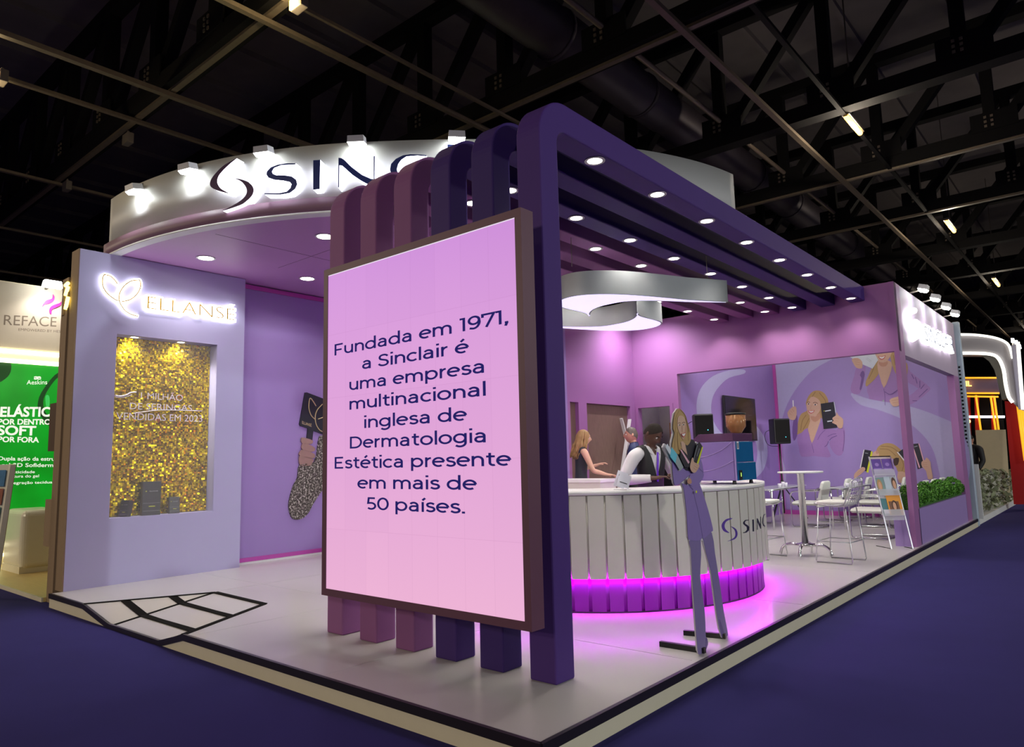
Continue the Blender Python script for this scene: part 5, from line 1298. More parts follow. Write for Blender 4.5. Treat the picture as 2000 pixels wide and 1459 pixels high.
A.line([(555, 765), (480, 830), (435, 866)], 6, JACK2); A.line([(690, 745), (640, 700), (620, 690)], 6, JACK2)
A.add([(480, 410), (560, 405), (606, 445), (640, 640), (560, 730), (470, 690), (420, 540)], NAVY, 2)
A.add([(455, 400), (490, 410), (505, 480), (528, 600), (515, 640), (484, 560), (462, 470)], SKIN, 2)
A.add([(430, 94), (394, 148), (380, 230), (378, 300), (390, 345), (370, 440), (366, 515), (400, 545), (446, 560), (470, 520), (450, 440), (480, 430), (520, 470), (558, 410), (546, 310), (520, 220), (485, 132)], BLON, 3)
for L_ in ([(440, 110), (400, 200), (398, 330), (392, 500)], [(500, 190), (525, 300), (532, 420)], [(420, 330), (420, 420), (430, 520)], [(450, 105), (500, 170), (540, 330)]): A.line(L_, 9, BLON2)
A.add([(420, 190), (446, 165), (478, 178), (502, 230), (507, 300), (498, 360), (482, 412), (462, 392), (436, 342), (416, 272)], SKIN, 3)
A.add([(500, 250), (507, 300), (498, 360), (482, 412), (478, 380), (492, 320)], SKIN2, 2)
A.line([(418, 246), (434, 238), (448, 246)], 6, DRK); A.line([(460, 244), (478, 232), (494, 240)], 6, DRK)
A.ell(434, 262, 11, 7, WHITE); A.ell(474, 258, 12, 7, WHITE); A.ell(435, 262, 6, 7, DRK); A.ell(474, 258, 6, 7, DRK)
A.line([(458, 270), (462, 310), (456, 326), (470, 330)], 5, SKIN2)
A.add([(448, 350), (470, 346), (494, 338), (490, 366), (474, 386), (458, 376)], LIP, 2); A.add([(453, 355), (472, 351), (489, 346), (482, 366), (470, 376)], WHITE, 2)
A.add([(302, 450), (286, 490), (330, 566), (346, 522)], PALE, 0)
A.add([(345, 485), (330, 582), (385, 652), (404, 560)], CYAN, 0); A.add([(385, 652), (404, 560), (466, 692), (432, 728)], GREY, 0)
A.add([(444, 500), (500, 560), (548, 640), (520, 690), (480, 690), (430, 590)], NAVY, 0); A.add([(432, 516), (442, 510), (528, 640), (514, 656)], PINK, 0)
A.add([(626, 432), (600, 460), (556, 640), (600, 660), (662, 484)], NAVY, 0); A.add([(664, 488), (654, 482), (598, 656), (616, 662)], YEL, 0)
A.line([(606, 470), (580, 560), (568, 620)], 6, GREY, 2); A.line([(626, 500), (600, 580)], 7, GREY, 2)
A.add([(548, 600), (560, 596), (572, 640), (620, 662), (614, 702), (580, 746), (546, 736), (528, 690), (536, 640)], SKIN, 3)
for L_ in ([(572, 650), (600, 672), (616, 676)], [(566, 672), (596, 694), (610, 698)], [(560, 696), (588, 716), (600, 718)]): A.line(L_, 4, SKIN2, 2)
A.add([(500, 812), (528, 800), (542, 846), (520, 862), (498, 848)], SKIN2, 2); A.ell(588, 940, 8, 14, YEL)
A.done('printed_figure', bd)
for a_, e_ in ((fA, Vector((-0.399, 1.91, PT))), (fB, Vector((-0.413, 2.303, PT)))):
    b = MB(); d = (e_-a_).normalized(); b.bar(a_+Vector((0, 0, 0.018))-d*0.02, e_+Vector((0, 0, 0.018)), 0.035, 0.036); b.build('foot_bar', m_dark, t)

# --- printed wall of the meeting room
yw = YM-0.004
wp = thing('wall_print', (-1.9, yw, 1.0), 'lilac wall print of smiling women holding product boxes, behind the meeting tables', 'wall print')
def wall_art(o, k): return Art(o, k, (0, YM, 0), (0, -1, 0), 0.0006, wall_art.z)
wall_art.z = 0.002
b = MB(); b.box(-3.60, XR-0.13, YM-0.0016, YM-0.0002, PT+0.1, 3.98); b.build('background', M('print lilac ground', (156, 134, 196), 0.55, var=0.03), wp)
A = wall_art((0, 0), 1)
A.add([(1505, 700), (1640, 688), (1585, 725), (1545, 775), (1525, 830), (1525, 880), (1535, 925), (1530, 960), (1505, 960)], LAV, 4)
A.add([(1662, 768), (1700, 780), (1770, 792), (1830, 812), (1875, 838), (1895, 900), (1880, 985), (1850, 1000), (1836, 930), (1818, 870), (1775, 826), (1720, 802), (1680, 790)], LAV, 4)
A.done('pale_crescent', wp)
A = wall_art((1460, 720), 0.1508)
A.add([(900, 283), (840, 300), (785, 365), (756, 450), (772, 540), (700, 582), (662, 660), (646, 770), (650, 868), (720, 812), (800, 760), (850, 640), (960, 640), (985, 700), (1000, 600), (1048, 440), (1012, 340), (962, 296)], BLON, 3)
for L_ in ([(880, 300), (830, 380), (800, 470)], [(930, 310), (1000, 400), (1020, 470)], [(760, 600), (710, 680), (690, 800)], [(800, 640), (760, 720), (720, 790)]): A.line(L_, 16, BLON2)
A.add([(640, 868), (700, 832), (785, 768), (835, 968), (946, 706), (985, 690), (1015, 772), (1080, 782), (1150, 800), (1164, 872), (1130, 900), (1062, 930), (1030, 1010), (1080, 1120), (1040, 1150), (850, 1130), (700, 1140), (664, 1020)], SUIT, 2)
A.add([(592, 690), (640, 600), (652, 700), (642, 872), (600, 935), (582, 830)], SUIT2, 2)
A.add([(1160, 782), (1252, 770), (1262, 900), (1242, 1080), (1186, 1130), (1112, 1080), (1058, 955), (1128, 890)], SUIT, 2)
A.line([(1062, 930), (1095, 895), (1160, 868)], 16, SUIT2); A.line([(1040, 880), (1100, 850), (1150, 845)], 12, SUIT2); A.line([(1000, 1012), (1032, 985), (1050, 940)], 14, SUIT2); A.line([(1248, 800), (1254, 920), (1236, 1070)], 12, SUIT2); A.line([(1010, 790), (950, 850), (910, 920)], 10, SUIT2); A.line([(835, 975), (850, 1040), (860, 1090)], 8, SUIT2)
A.add([(810, 590), (900, 600), (948, 640), (930, 722), (884, 850), (836, 964), (802, 850), (784, 770), (812, 680)], SKIN, 2)
A.add([(820, 600), (880, 625), (935, 570), (948, 640), (880, 690), (830, 660)], SKIN2, 2)
A.add([(806, 390), (770, 460), (770, 522), (792, 592), (832, 617), (892, 602), (942, 540), (952, 470), (930, 408), (872, 368), (832, 366)], SKIN, 3)
A.line([(772, 444), (792, 430), (812, 440)], 9, DRK); A.line([(850, 446), (880, 436), (912, 452)], 9, DRK)
A.ell(795, 457, 15, 9, WHITE, 10); A.ell(880, 467, 18, 10, WHITE, 8); A.ell(794, 457, 9, 9, DRK); A.ell(880, 467, 10, 10, DRK)
A.line([(834, 470), (818, 515), (824, 530), (842, 530)], 7, SKIN2)
A.add([(786, 540), (825, 548), (872, 538), (856, 568), (822, 580), (796, 566)], LIP, 2); A.add([(794, 546), (826, 554), (862, 545), (846, 564), (818, 568)], WHITE, 2)
A.add([(520, 572), (560, 520), (600, 490), (634, 504), (638, 600), (612, 664), (546, 652)], SKIN, 2)
for L_ in ([(560, 540), (586, 575)], [(584, 524), (606, 560)], [(545, 570), (570, 600)]): A.line(L_, 7, SKIN2, 2)
A.add([(586, 410), (601, 410), (604, 492), (590, 492)], WHITE, 0)
A.add([(950, 455), (1120, 430), (1166, 762), (990, 782)], NAVY, 0); A.add([(1120, 430), (1128, 434), (1150, 560), (1144, 580)], PALE, 0)
A.add([(990, 545), (1000, 542), (1002, 552), (992, 555)], YEL, 0)
A.add([(1008, 545), (1082, 532), (1083, 545), (1010, 558)], PALE, 0); A.add([(1036, 678), (1100, 668), (1101, 684), (1038, 692)], PALE, 0)
A.add([(1110, 632), (1150, 605), (1156, 560), (1186, 610), (1242, 655), (1234, 762), (1186, 772), (1156, 728), (1098, 700), (1120, 672), (1104, 655)], SKIN, 2)
for L_ in ([(1112, 650), (1150, 640), (1190, 650)], [(1110, 690), (1150, 675), (1180, 685)]): A.line(L_, 7, SKIN2, 2)
A.done('printed_woman', wp)
A = wall_art((1640, 660), 0.178)
A.add([(300, 532), (420, 400), (485, 548), (575, 308), (628, 400), (700, 420), (735, 300), (765, 362), (735, 560), (700, 720), (560, 735), (500, 765), (345, 745), (320, 640)], SUIT, 2)
A.add([(690, 250), (742, 282), (772, 365), (900, 468), (988, 540), (980, 584), (850, 692), (740, 746), (690, 745), (735, 652), (862, 556), (735, 484), (690, 400)], SUIT, 2)
for L_ in ([(790, 400), (815, 450)], [(830, 430), (850, 500)], [(880, 470), (880, 545)], [(930, 510), (890, 560)], [(800, 690), (850, 690)], [(965, 560), (870, 650)]): A.line(L_, 14, SUIT2, 2)
A.add([(185, 325), (250, 335), (284, 296), (276, 430), (242, 560), (216, 612), (160, 616), (124, 582), (126, 520), (160, 420)], SUIT, 2); A.add([(250, 360), (276, 400), (240, 560), (220, 560), (240, 440), (222, 410)], SUIT2, 2)
A.add([(366, 150), (350, 330), (290, 470), (290, 532), (330, 506), (424, 402), (440, 250), (420, 150)], BLON, 2); A.add([(552, 150), (606, 150), (632, 400), (590, 336), (566, 250)], BLON, 2)
A.line([(385, 230), (370, 340), (320, 450)], 14, BLON2); A.line([(590, 190), (612, 300)], 14, BLON2); A.add([(700, 280), (735, 275), (748, 330), (735, 440), (700, 480)], BLON, 2)
A.add([(424, 250), (536, 248), (577, 300), (540, 440), (485, 548), (440, 420), (420, 350)], SKIN, 2); A.add([(430, 262), (530, 258), (510, 310), (450, 310)], SKIN2, 2)
A.add([(388, 120), (396, 225), (450, 268), (510, 262), (558, 200), (566, 120)], SKIN, 2); A.add([(424, 200), (465, 205), (506, 190), (490, 228), (460, 240), (438, 228)], LIP, 2); A.add([(432, 206), (466, 211), (498, 198), (480, 224), (455, 228)], WHITE, 2)
A.add([(104, 200), (250, 120), (360, 120), (424, 242), (362, 338), (200, 268)], PALE, 0); A.line([(290, 230), (340, 265)], 4, GREY, 1); A.line([(300, 220), (350, 255)], 4, GREY, 1)
A.add([(136, 232), (200, 220), (248, 262), (246, 334), (184, 327), (150, 276)], SKIN, 2)
for L_ in ([(160, 240), (215, 245)], [(165, 262), (222, 272)], [(175, 285), (225, 298)]): A.line(L_, 7, SKIN2, 2)
A.add([(548, 684), (600, 654), (700, 640), (720, 700), (660, 740), (590, 752)], SKIN, 2); A.line([(570, 690), (660, 675)], 7, SKIN2, 2); A.line([(580, 715), (660, 702)], 7, SKIN2, 2)
A.line([(485, 556), (498, 640), (500, 740)], 7, SUIT2); A.line([(495, 590), (560, 620), (640, 570)], 12, SUIT2); A.ell(482, 690, 10, 10, GREY)
A.done('printed_woman', wp)
A = wall_art((1640, 850), 0.178)
A.add([(400, 172), (430, 120), (500, 88), (580, 94), (650, 140), (700, 200), (740, 300), (735, 425), (690, 432), (640, 402), (620, 350), (600, 330), (590, 262), (480, 232), (380, 240)], BLON, 3)
for L_ in ([(450, 120), (560, 130), (640, 180)], [(440, 150), (540, 160), (620, 230)], [(660, 230), (700, 320), (680, 410)]): A.line(L_, 14, BLON2)
A.add([(590, 260), (650, 250), (640, 320), (600, 332)], DRK, 2)
A.add([(352, 216), (398, 172), (432, 205), (440, 236), (560, 236), (556, 300), (360, 300)], SKIN, 2); A.ell(412, 186, 14, 20, SKIN2)
A.add([(640, 400), (740, 420), (760, 520), (650, 520)], SKIN, 2)
A.add([(272, 158), (346, 170), (340, 200), (300, 402), (228, 362)], NAVY, 0); A.add([(262, 160), (273, 158), (232, 364), (222, 356)], WHITE, 0); A.add([(346, 178), (364, 180), (316, 412), (294, 406)], YEL, 0); A.line([(280, 195), (312, 200)], 12, GREY, 1)
A.add([(160, 470), (165, 420), (250, 348), (284, 376), (226, 432), (172, 470)], SKIN, 2); A.line([(190, 420), (250, 372)], 6, SKIN2, 2); A.line([(190, 440), (262, 390)], 6, SKIN2, 2)
A.add([(638, 190), (702, 148), (800, 260), (840, 380), (820, 392), (732, 300)], NAVY, 0); A.add([(628, 186), (642, 184), (738, 302), (728, 308)], WHITE, 0)
A.add([(800, 96), (866, 90), (936, 346), (858, 374)], NAVY, 0); A.add([(790, 102), (801, 98), (884, 352), (872, 362)], PINK, 0); A.add([(864, 90), (876, 94), (946, 340), (934, 348)], PINK, 0); A.line([(815, 130), (855, 118)], 12, GREY, 1); A.add([(800, 330), (812, 322), (842, 376), (830, 386)], CYAN, 0)
A.add([(900, 292), (940, 270), (955, 244), (996, 290), (1002, 345), (1022, 450), (1015, 480), (970, 480), (950, 392), (905, 345)], SKIN, 2)
for L_ in ([(905, 305), (960, 300)], [(905, 325), (960, 322)], [(925, 345), (965, 345)]): A.line(L_, 6, SKIN2, 2)
A.done('printed_woman', wp)
# --- big pale emblem on the television wall
A = Art((1080, 700), 0.2742, (-3.70, 0, 0), (1, 0, 0), 0.0006, 0.001)
A.add([(1358, 80), (1250, 86), (1140, 126), (1065, 195), (1030, 275), (1022, 360), (1040, 450), (1100, 530), (1190, 560), (1250, 568), (1190, 520), (1145, 450), (1126, 360), (1140, 270), (1185, 198), (1255, 138), (1362, 108)], P_('pale emblem', (172, 166, 210)), 3)
A.add([(1390, 430), (1450, 482), (1510, 570), (1528, 660), (1516, 750), (1480, 820), (1400, 880), (1330, 905), (1400, 845), (1440, 770), (1455, 680), (1445, 600), (1420, 520)], P_('pale emblem', (172, 166, 210)), 3)
o = A.done('wall_emblem'); tag(o, 'pale crescent emblem on the lilac wall around the television', 'wall print')
# --- relief print of an arm raising a black paddle, on the violet wall
m_sq = bpy.data.materials.new('dark silver sequins'); m_sq.use_nodes = True
nt = m_sq.node_tree; bs = nt.nodes['Principled BSDF']; bs.inputs['Roughness'].default_value = 0.45
vo = nt.nodes.new('ShaderNodeTexNoise'); vo.inputs['Scale'].default_value = 34; vo.inputs['Detail'].default_value = 5; vo.inputs['Roughness'].default_value = 0.75
tc = nt.nodes.new('ShaderNodeTexCoord'); nt.links.new(tc.outputs['Object'], vo.inputs['Vector'])
rp = nt.nodes.new('ShaderNodeValToRGB'); nt.links.new(vo.outputs['Fac'], rp.inputs[0]); rp.color_ramp.elements[0].position = 0.50; rp.color_ramp.elements[1].position = 0.62
rp.color_ramp.elements[0].color = rgb(52, 46, 40); rp.color_ramp.elements[1].color = rgb(206, 202, 190); nt.links.new(rp.outputs[0], bs.inputs['Base Color'])
xp = -7.262+0.03
t = thing('arm_relief', (xp, 3.3, 1.0), 'cut-out wall print of a sequinned arm raising a black paddle, beside the screen', 'wall print')
def rel(pts, mat, nm, x0, th, sm=3, par=None):
    P = [(p[0], p[1]) for p in (cr(pts, sm, True) if sm else [Vector(p) for p in pts])]
    F = [px(540+a*0.2193, 740+c*0.2193, 'x', x0) for a, c in P]
    b = MB(); b.prism([p-Vector((th, 0, 0)) for p in F], (th, 0, 0)); return b.build(nm, mat, par or t)
rel([(212, 765), (340, 742), (375, 560), (400, 505), (470, 560), (470, 900), (400, 1005), (330, 1110), (285, 1195), (225, 1246), (150, 1246), (116, 1170), (116, 1090), (150, 960), (190, 880)], m_sq, 'sleeve', xp, 0.028)
pd_ = rel([(254, 122), (270, 120), (520, 214), (528, 232), (470, 500), (455, 506), (330, 462), (278, 440), (212, 418), (205, 402)], NAVY, 'paddle', xp-0.006, 0.018, 0)
rel([(280, 440), (330, 456), (318, 560), (268, 560)], NAVY, 'handle', xp-0.004, 0.016, 0)
for P in ([(222, 535), (240, 522), (322, 548), (318, 575), (290, 580), (232, 576)], [(232, 578), (262, 572), (338, 610), (340, 640), (300, 650), (228, 625)], [(216, 640), (245, 632), (338, 668), (336, 704), (290, 706), (205, 680)], [(204, 690), (240, 690), (330, 716), (318, 748), (300, 772), (214, 772)]):
    rel(P, P_('hand grey-brown', (150, 118, 112)), 'finger', xp, 0.02, 3)
GOLD = M('pale gold line', (206, 186, 140), 0.4, 0.3)
def reln(pts, w, par):
    b = MB(); b.tube([px(540+a*0.2193, 740+c*0.2193, 'x', xp-0.004) for a, c in [(p.x, p.y) for p in cr(pts, 5)]], w, 5); b.build('gold_line', GOLD, par)
reln([(352, 242), (330, 205), (300, 172), (288, 230), (292, 280), (312, 330), (342, 358)], 0.008, pd_); reln([(410, 225), (365, 275), (346, 330), (352, 400), (380, 450), (408, 470)], 0.008, pd_); reln([(370, 358), (395, 350), (420, 340)], 0.008, pd_)
b = MB(); a = px(540+228*0.2193, 740+400*0.2193, 'x', xp-0.0055); c = px(540+312*0.2193, 740+428*0.2193, 'x', xp-0.0055)
add_text(b, 'ELLANS\u00c9', a, (0, c.y-a.y, c.z-a.z), (0, 0, 1), 0.045, (c-a).length); b.build('paddle_print', GOLD, pd_, fixn=False)
# ------------------------------------------------------------------ neighbouring stand on the left
XN = -11.5
m_oak = M('pale oak floor', (206, 180, 118), 0.45, var=0.12, scale=3, stretch=(1, 8, 1))
m_beige = M('beige sign board', (196, 184, 168), 0.6)
b = MB(); b.box(-14, -7.47, 0.07, 6.0, 0.0, 0.05); b.box(-14, -7.47, 0.05, 0.07, 0, 0.05, 1); structure(b.build('floor_neighbour', [m_oak, m_fascia]))
b = MB(); b.box(XN-0.1, XN, 0.08, 6.0, 0.05, 4.66); structure(b.build('wall_poster', M('cream board', (214, 206, 178), 0.6)))
b = MB(); b.box(XN+0.001, XN+0.02, 0.08, 6.0, 3.55, 4.64)
sgn = thing('fascia_board', (XN, 1.0, 3.5), 'beige fascia board with grey wellness lettering and a pink flame emblem, far left', 'sign')
b.build('board', m_beige, sgn)
n_ = Vector((1, 0, 0))
def nt_(b, s_, u0, v0, u1, v1, cap, x=XN+0.022, bold=0.0):
    p = px(u0, v0, 'x', x); q = px(u1, v1, 'x', x); add_text(b, s_, p, (0, q.y-p.y, q.z-p.z), (0, 0, 1), cap, (q-p).length, 0, bold)
m_gtx = M('taupe lettering', (118, 104, 92), 0.5)
b = MB(); nt_(b, 'REFACE', 7, 634.5, 110, 638, 0.17); nt_(b, 'EMPOWERED BY HESS', 36, 646, 122, 650, 0.045); b.build('lettering', m_gtx, sgn, fixn=False)
m_flame = M('magenta flame', (190, 40, 140), 0.4)
zf_ = lambda pts: [px(60+x*0.1234, 460+y*0.1234, 'x', XN+0.03) for x, y in pts]
for P in ([(186, 1135), (200, 1080), (250, 1025), (330, 1000), (345, 960), (348, 930), (372, 960), (372, 1010), (345, 1050), (280, 1080), (215, 1095)], [(486, 1045), (470, 1100), (420, 1135), (350, 1160), (330, 1200), (325, 1250), (296, 1220), (296, 1160), (330, 1115), (400, 1085), (455, 1070)]):
    b = MB(); b.prism(zf_([(p.x, p.y) for p in cr(P, 3, True)]), (0.01, 0, 0)); b.build('flame', m_flame, sgn)
t = thing('arm_spotlight', (XN+0.3, 1.15, 4.6), 'bright spotlight over the pink flame emblem of the far left stand', 'spotlight')
p = px(102, 556, 'x', XN+0.35)
b = MB(); b.hexa([p+Vector(q) for q in ((-.06, -.14, -.05), (.08, -.14, -.05), (.08, .14, -.05), (-.06, .14, -.05), (-.05, -.12, .06), (.06, -.12, .06), (.06, .12, .06), (-.05, .12, .06))]); b.build('lamp_head', m_lensw, t)
b = MB(); b.bar(p, Vector((XN, p.y, 4.62)), 0.03); b.build('arm', m_gal, t)
lamp_spot('spotlight_beam', (p.x+0.05, p.y, p.z-0.1), (XN, p.y, p.z-0.8), 30, NEUT, 120, 0.8)
m_wled = M('warm led line', (255, 250, 225), 0.4, emit=(255, 246, 200), es=4)
def ledline(u0, v0, u1, v1, r_, label):
    a = px(u0, v0, 'x', XN+0.05); c = px(u1, v1, 'x', XN+0.05)
    b = MB(); b.tube([(XN+.04, 0.3, a.z), (XN+.04, 4.5, a.z)], r_, 8); tag(b.build('led_line', m_wled), label, 'light strip', 'light strips of the left stand')
ledline(0, 684, 120, 684, 0.035, 'upper one of two bright light strips above the green poster'); ledline(0, 703, 120, 703, 0.035, 'lower one of two bright light strips above the green poster')
ledline(42, 1061, 95, 1060, 0.025, 'upper one of two bright light strips below the green poster'); ledline(40, 1080, 99, 1079, 0.025, 'lower one of two bright light strips below the green poster')
po = thing('green_poster', (XN, 1.2, 0.5), 'backlit green poster with white Portuguese slogans on the far left stand', 'poster')
a = px(60, 1051, 'x', XN); c = px(60, 709, 'x', XN)
m_green = bpy.data.materials.new('backlit green print'); m_green.use_nodes = True
nt = m_green.node_tree; bs = nt.nodes['Principled BSDF']; tc = nt.nodes.new('ShaderNodeTexCoord'); wv = nt.nodes.new('ShaderNodeTexNoise'); wv.inputs['Scale'].default_value = 1.3; nt.links.new(tc.outputs['Object'], wv.inputs['Vector'])
rp = nt.nodes.new('ShaderNodeValToRGB'); nt.links.new(wv.outputs['Fac'], rp.inputs[0]); rp.color_ramp.elements[0].color = rgb(0, 138, 22); rp.color_ramp.elements[1].color = rgb(0, 178, 40); rp.color_ramp.elements[0].position = .3; rp.color_ramp.elements[1].position = .7
bs.inputs['Base Color'].default_value = (0, .05, 0, 1); nt.links.new(rp.outputs[0], bs.inputs['Emission Color']); bs.inputs['Emission Strength'].default_value = 0.85
b = MB(); b.box(XN+0.001, XN+0.015, 0.1, 4.0, a.z, c.z); b.build('backlit_sheet', m_green, po)
m_dg = M('dark green print', (8, 62, 20), 0.6, emit=(6, 60, 18), es=0.6); m_lg = M('light green print', (60, 190, 90), 0.6, emit=(50, 180, 84), es=0.7); m_wtx = M('white poster lettering', (240, 244, 236), 0.6, emit=(236, 240, 230), es=0.75)
def pol(pts, m, nm, x, sm=3):
    P = [(q[0], q[1]) for q in (cr(pts, sm, True) if sm else [Vector(z) for z in pts])]
    b = MB(); b.prism([px(u*0.178, 640+v*0.178, 'x', x) for u, v in P], (0.001, 0, 0)); b.build(nm, m, po)
pol([(680, 480), (600, 520), (500, 640), (430, 760), (412, 880), (440, 960), (520, 1060), (600, 1130), (700, 1180), (700, 1100), (600, 1040), (520, 960), (480, 880), (480, 780), (540, 660), (620, 560), (700, 500)], m_dg, 'bubble_edge', XN+0.016)
pol([(500, 750), (530, 740), (545, 780), (540, 860), (510, 870), (500, 820)], m_lg, 'bubble_shine', XN+0.018); pol([(-40, 400), (60, 370), (120, 390), (115, 490), (60, 560), (-40, 600)], m_dg, 'bubble_edge', XN+0.016)
b = MB()
nt_(b, 'EL\u00c1STICO', 0, 813.5, 119, 813, 0.155, XN+0.02, 0.03); nt_(b, 'POR DENTRO', -4, 829, 99, 829, 0.088, XN+0.02, 0.03); nt_(b, 'SOFT', -6, 849, 70, 850, 0.15, XN+0.02, 0.03); nt_(b, 'POR FORA', -4, 863, 76, 864, 0.085, XN+0.02, 0.03)
nt_(b, 'Dupla a\u00e7\u00e3o da estrutura', -3, 899, 128, 900, 0.062, XN+0.02, 0.015); nt_(b, 'do gel 3D Sofiderm', -20, 912, 104, 912, 0.062, XN+0.02, 0.015)
nt_(b, 'Mais elasticidade', -14, 925, 68, 924, 0.045, XN+0.02, 0.01); nt_(b, 'Maior estrutura do gel', -30, 934, 76, 932, 0.045, XN+0.02, 0.01); nt_(b, 'Melhor integra\u00e7\u00e3o tecidual', -28, 947, 104, 944, 0.045, XN+0.02, 0.01)
nt_(b, '\u00e6', 66, 741, 80, 741, 0.075, XN+0.02, 0.02); nt_(b, 'Aeskins', 52, 751, 92, 750.5, 0.075, XN+0.02); nt_(b, 'MULTI SYSTEMS', 40, 1033, 88, 1030, 0.04, XN+0.02, 0.02)
b.build('lettering', m_wtx, po, fixn=False)
b = MB(); b.tube([px(u, v, 'x', XN+0.042) for u, v in [(p.x, p.y) for p in cr([(66, 1013), (60, 1011), (53, 1015), (52, 1021), (60, 1025), (66, 1029), (64, 1036), (56, 1036)], 4)]], 0.035, 6); b.build('emblem', m_beige, po)
# furniture of that stand
t = thing('white_counter', (-9.2, 0.6, 0.05), 'white rounded counter on the oak floor of the far left stand', 'counter')
q = px(38, 1122, 'z', 0.05)
m_wlq = M('glossy white lacquer', (226, 222, 204), 0.25)
b = MB(); P = [(p.x, p.y) for p in cr([(q.x, q.y), (q.x-0.06, q.y+0.5), (q.x-0.9, q.y+0.5), (q.x-0.9, q.y-0.02)], 2, True)]
P = [(q.x, q.y), (q.x, q.y+0.55), (q.x-0.9, q.y+0.55), (q.x-0.9, q.y)]
b.prism([(x, y, 0.10) for x, y in P], (0, 0, 0.86)); b.build('body', m_wlq, t, 0.09, 5)
b = MB(); b.prism([(x-.03 if x == q.x else x+.03, y, 0.05) for x, y in P], (0, 0, 0.1)); b.build('plinth', m_wlq, t)
t = thing('magazine_rack', (-8.4, 0.2, 0.05), 'slanted white magazine rack at the far left edge', 'rack')
d_ = 7.9
def ptd(u, v, d): return CAM+(_fw+_rt*((u-1000)/FPX)-_up*((v-729.5)/FPX))*d
tp = ptd(24, 907, 8.6); bt_ = ptd(-8, 1120, 8.6); sdn = Vector((0.35, -0.5, 0)).normalized(); wx = Vector((-0.8, -0.5, 0)).normalized()
b = MB(); b.prism([tp, bt_, bt_+wx*0.5, tp+wx*0.5], Vector((-.03, .05, 0))); b.bar(tp, bt_, 0.055, 0.05); b.build('slanted_panel', m_wlq, t)
for k, cset in enumerate(((70, 120, 160), (150, 90, 70), (90, 150, 160), (120, 90, 60))):
    c0 = tp.lerp(bt_, 0.05+0.17*k)+wx*0.05+sdn*0.02; e = (bt_-tp).normalized()
    b = MB(); b.prism([c0, c0+e*0.2, c0+e*0.2+wx*0.16, c0+wx*0.16], sdn*0.006); tag(b.build('magazine', M('print %d' % k, cset, 0.5, var=0.4, scale=14)), ['blue', 'rust brown', 'teal', 'dark brown'][k]+' magazine in the slanted rack at the far left edge', 'magazine', 'magazines in the rack')
m_dbr = M('dark brown panel', (74, 50, 34), 0.6)
for (u0, v0, u1, v1, lab) in ((104, 789, 118, 880, 'dark brown panel edge hung on the end wall beside the green poster'), (95, 975, 104, 1068, 'lower brown panel edge on the end wall beside the oak floor')):
    a = px(u0, v0, 'y', 0.16); c = px(u1, v1, 'y', 0.16)
    b = MB(); b.box(min(a.x, c.x)-0.01, -7.47, 0.13, 0.19, c.z, a.z); tag(b.build('hung_panel', m_dbr if v0 < 900 else m_brown), lab, 'panel')
t = thing('striplight', (-7.5, 0.2, 3.6), 'small yellow lit strip on top of the brown end wall, far left', 'lamp')
m_yel = M('yellow lit strip', (255, 236, 120), 0.4, emit=(255, 232, 110), es=5)
for v0, v1 in ((553, 558), (560, 577), (580, 604)):
    a = px(133, v0, 'y', 0.09); c = px(128, v1, 'y', 0.09)
    b = MB(); b.tube([a, c], 0.022, 8); b.build('tube', m_yel, t)
b = MB(); b.box(-7.42, -7.36, 0.085, 0.10, 3.4, 3.8); b.build('strip_mount', m_brown, t)
lamp_point('neighbour_glow', (-9.6, 0.9, 3.3), 28, (1, 0.92, 0.72), 0.2)

# ------------------------------------------------------------------ stands beyond, on the right
b = MB(); b.box(-6, -0.03, 13.95, 40, 0.0, 0.12); structure(b.build('floor_far_stand', m_white))
YP = 17.0
def far(pts, y): return [px(u, v, 'y', y) for u, v in pts]
t = thing('portal_arch', tuple(px(1975, 1000, 'y', YP)), 'white flared portal arch with bright edges at the stand beyond, far right', 'arch')
m_pled = M('soft led edge', (255, 255, 245), 0.4, emit=(255, 252, 235), es=1.6)
m_port = M('grey white portal', (176, 172, 180), 0.5)
outer = [(1868, 653), (1905, 654), (1940, 659), (1962, 667), (1972, 678), (1978, 700), (1984, 745), (1992, 800)]
inner = [(1868, 690), (1905, 690), (1935, 692), (1950, 700), (1960, 722), (1964, 750), (1970, 775), (1978, 786)]
b = MB(); b.prism(far(outer+inner[::-1], YP), (0, 0.9, 0)); b.build('portal_body', m_port, t)
b = MB(); P = far(outer[:6], YP-0.03); b.tube(cr(P, 3), 0.03, 6); b.build('light_edge', m_pled, t)
b = MB(); P = far(inner, YP-0.03); b.tube(cr(P, 3), 0.04, 6); b.build('light_edge', m_pled, t)
b = MB(); P = far([(1988, 668), (1992, 720), (1998, 800)], YP-0.4); b.tube(P, 0.04, 6); b.build('light_edge', m_pled, t)
P0 = far([(1976, 676), (1990, 670), (1998, 800), (1990, 800)], YP)
b = MB(); b.prism(P0, (0, -0.1, 0)); b.build('side_panel', M('pale lilac side board', (186, 182, 206), 0.5), t)
b = MB(); b.prism(far([(1915, 693), (1935, 692), (1950, 700), (1960, 722), (1964, 750), (1971, 778), (1957, 781), (1950, 752), (1942, 722), (1932, 706)], YP+0.3), (0, 0.3, 0)); b.build('inner_flare', M('warm grey board', (150, 148, 140), 0.6), t)
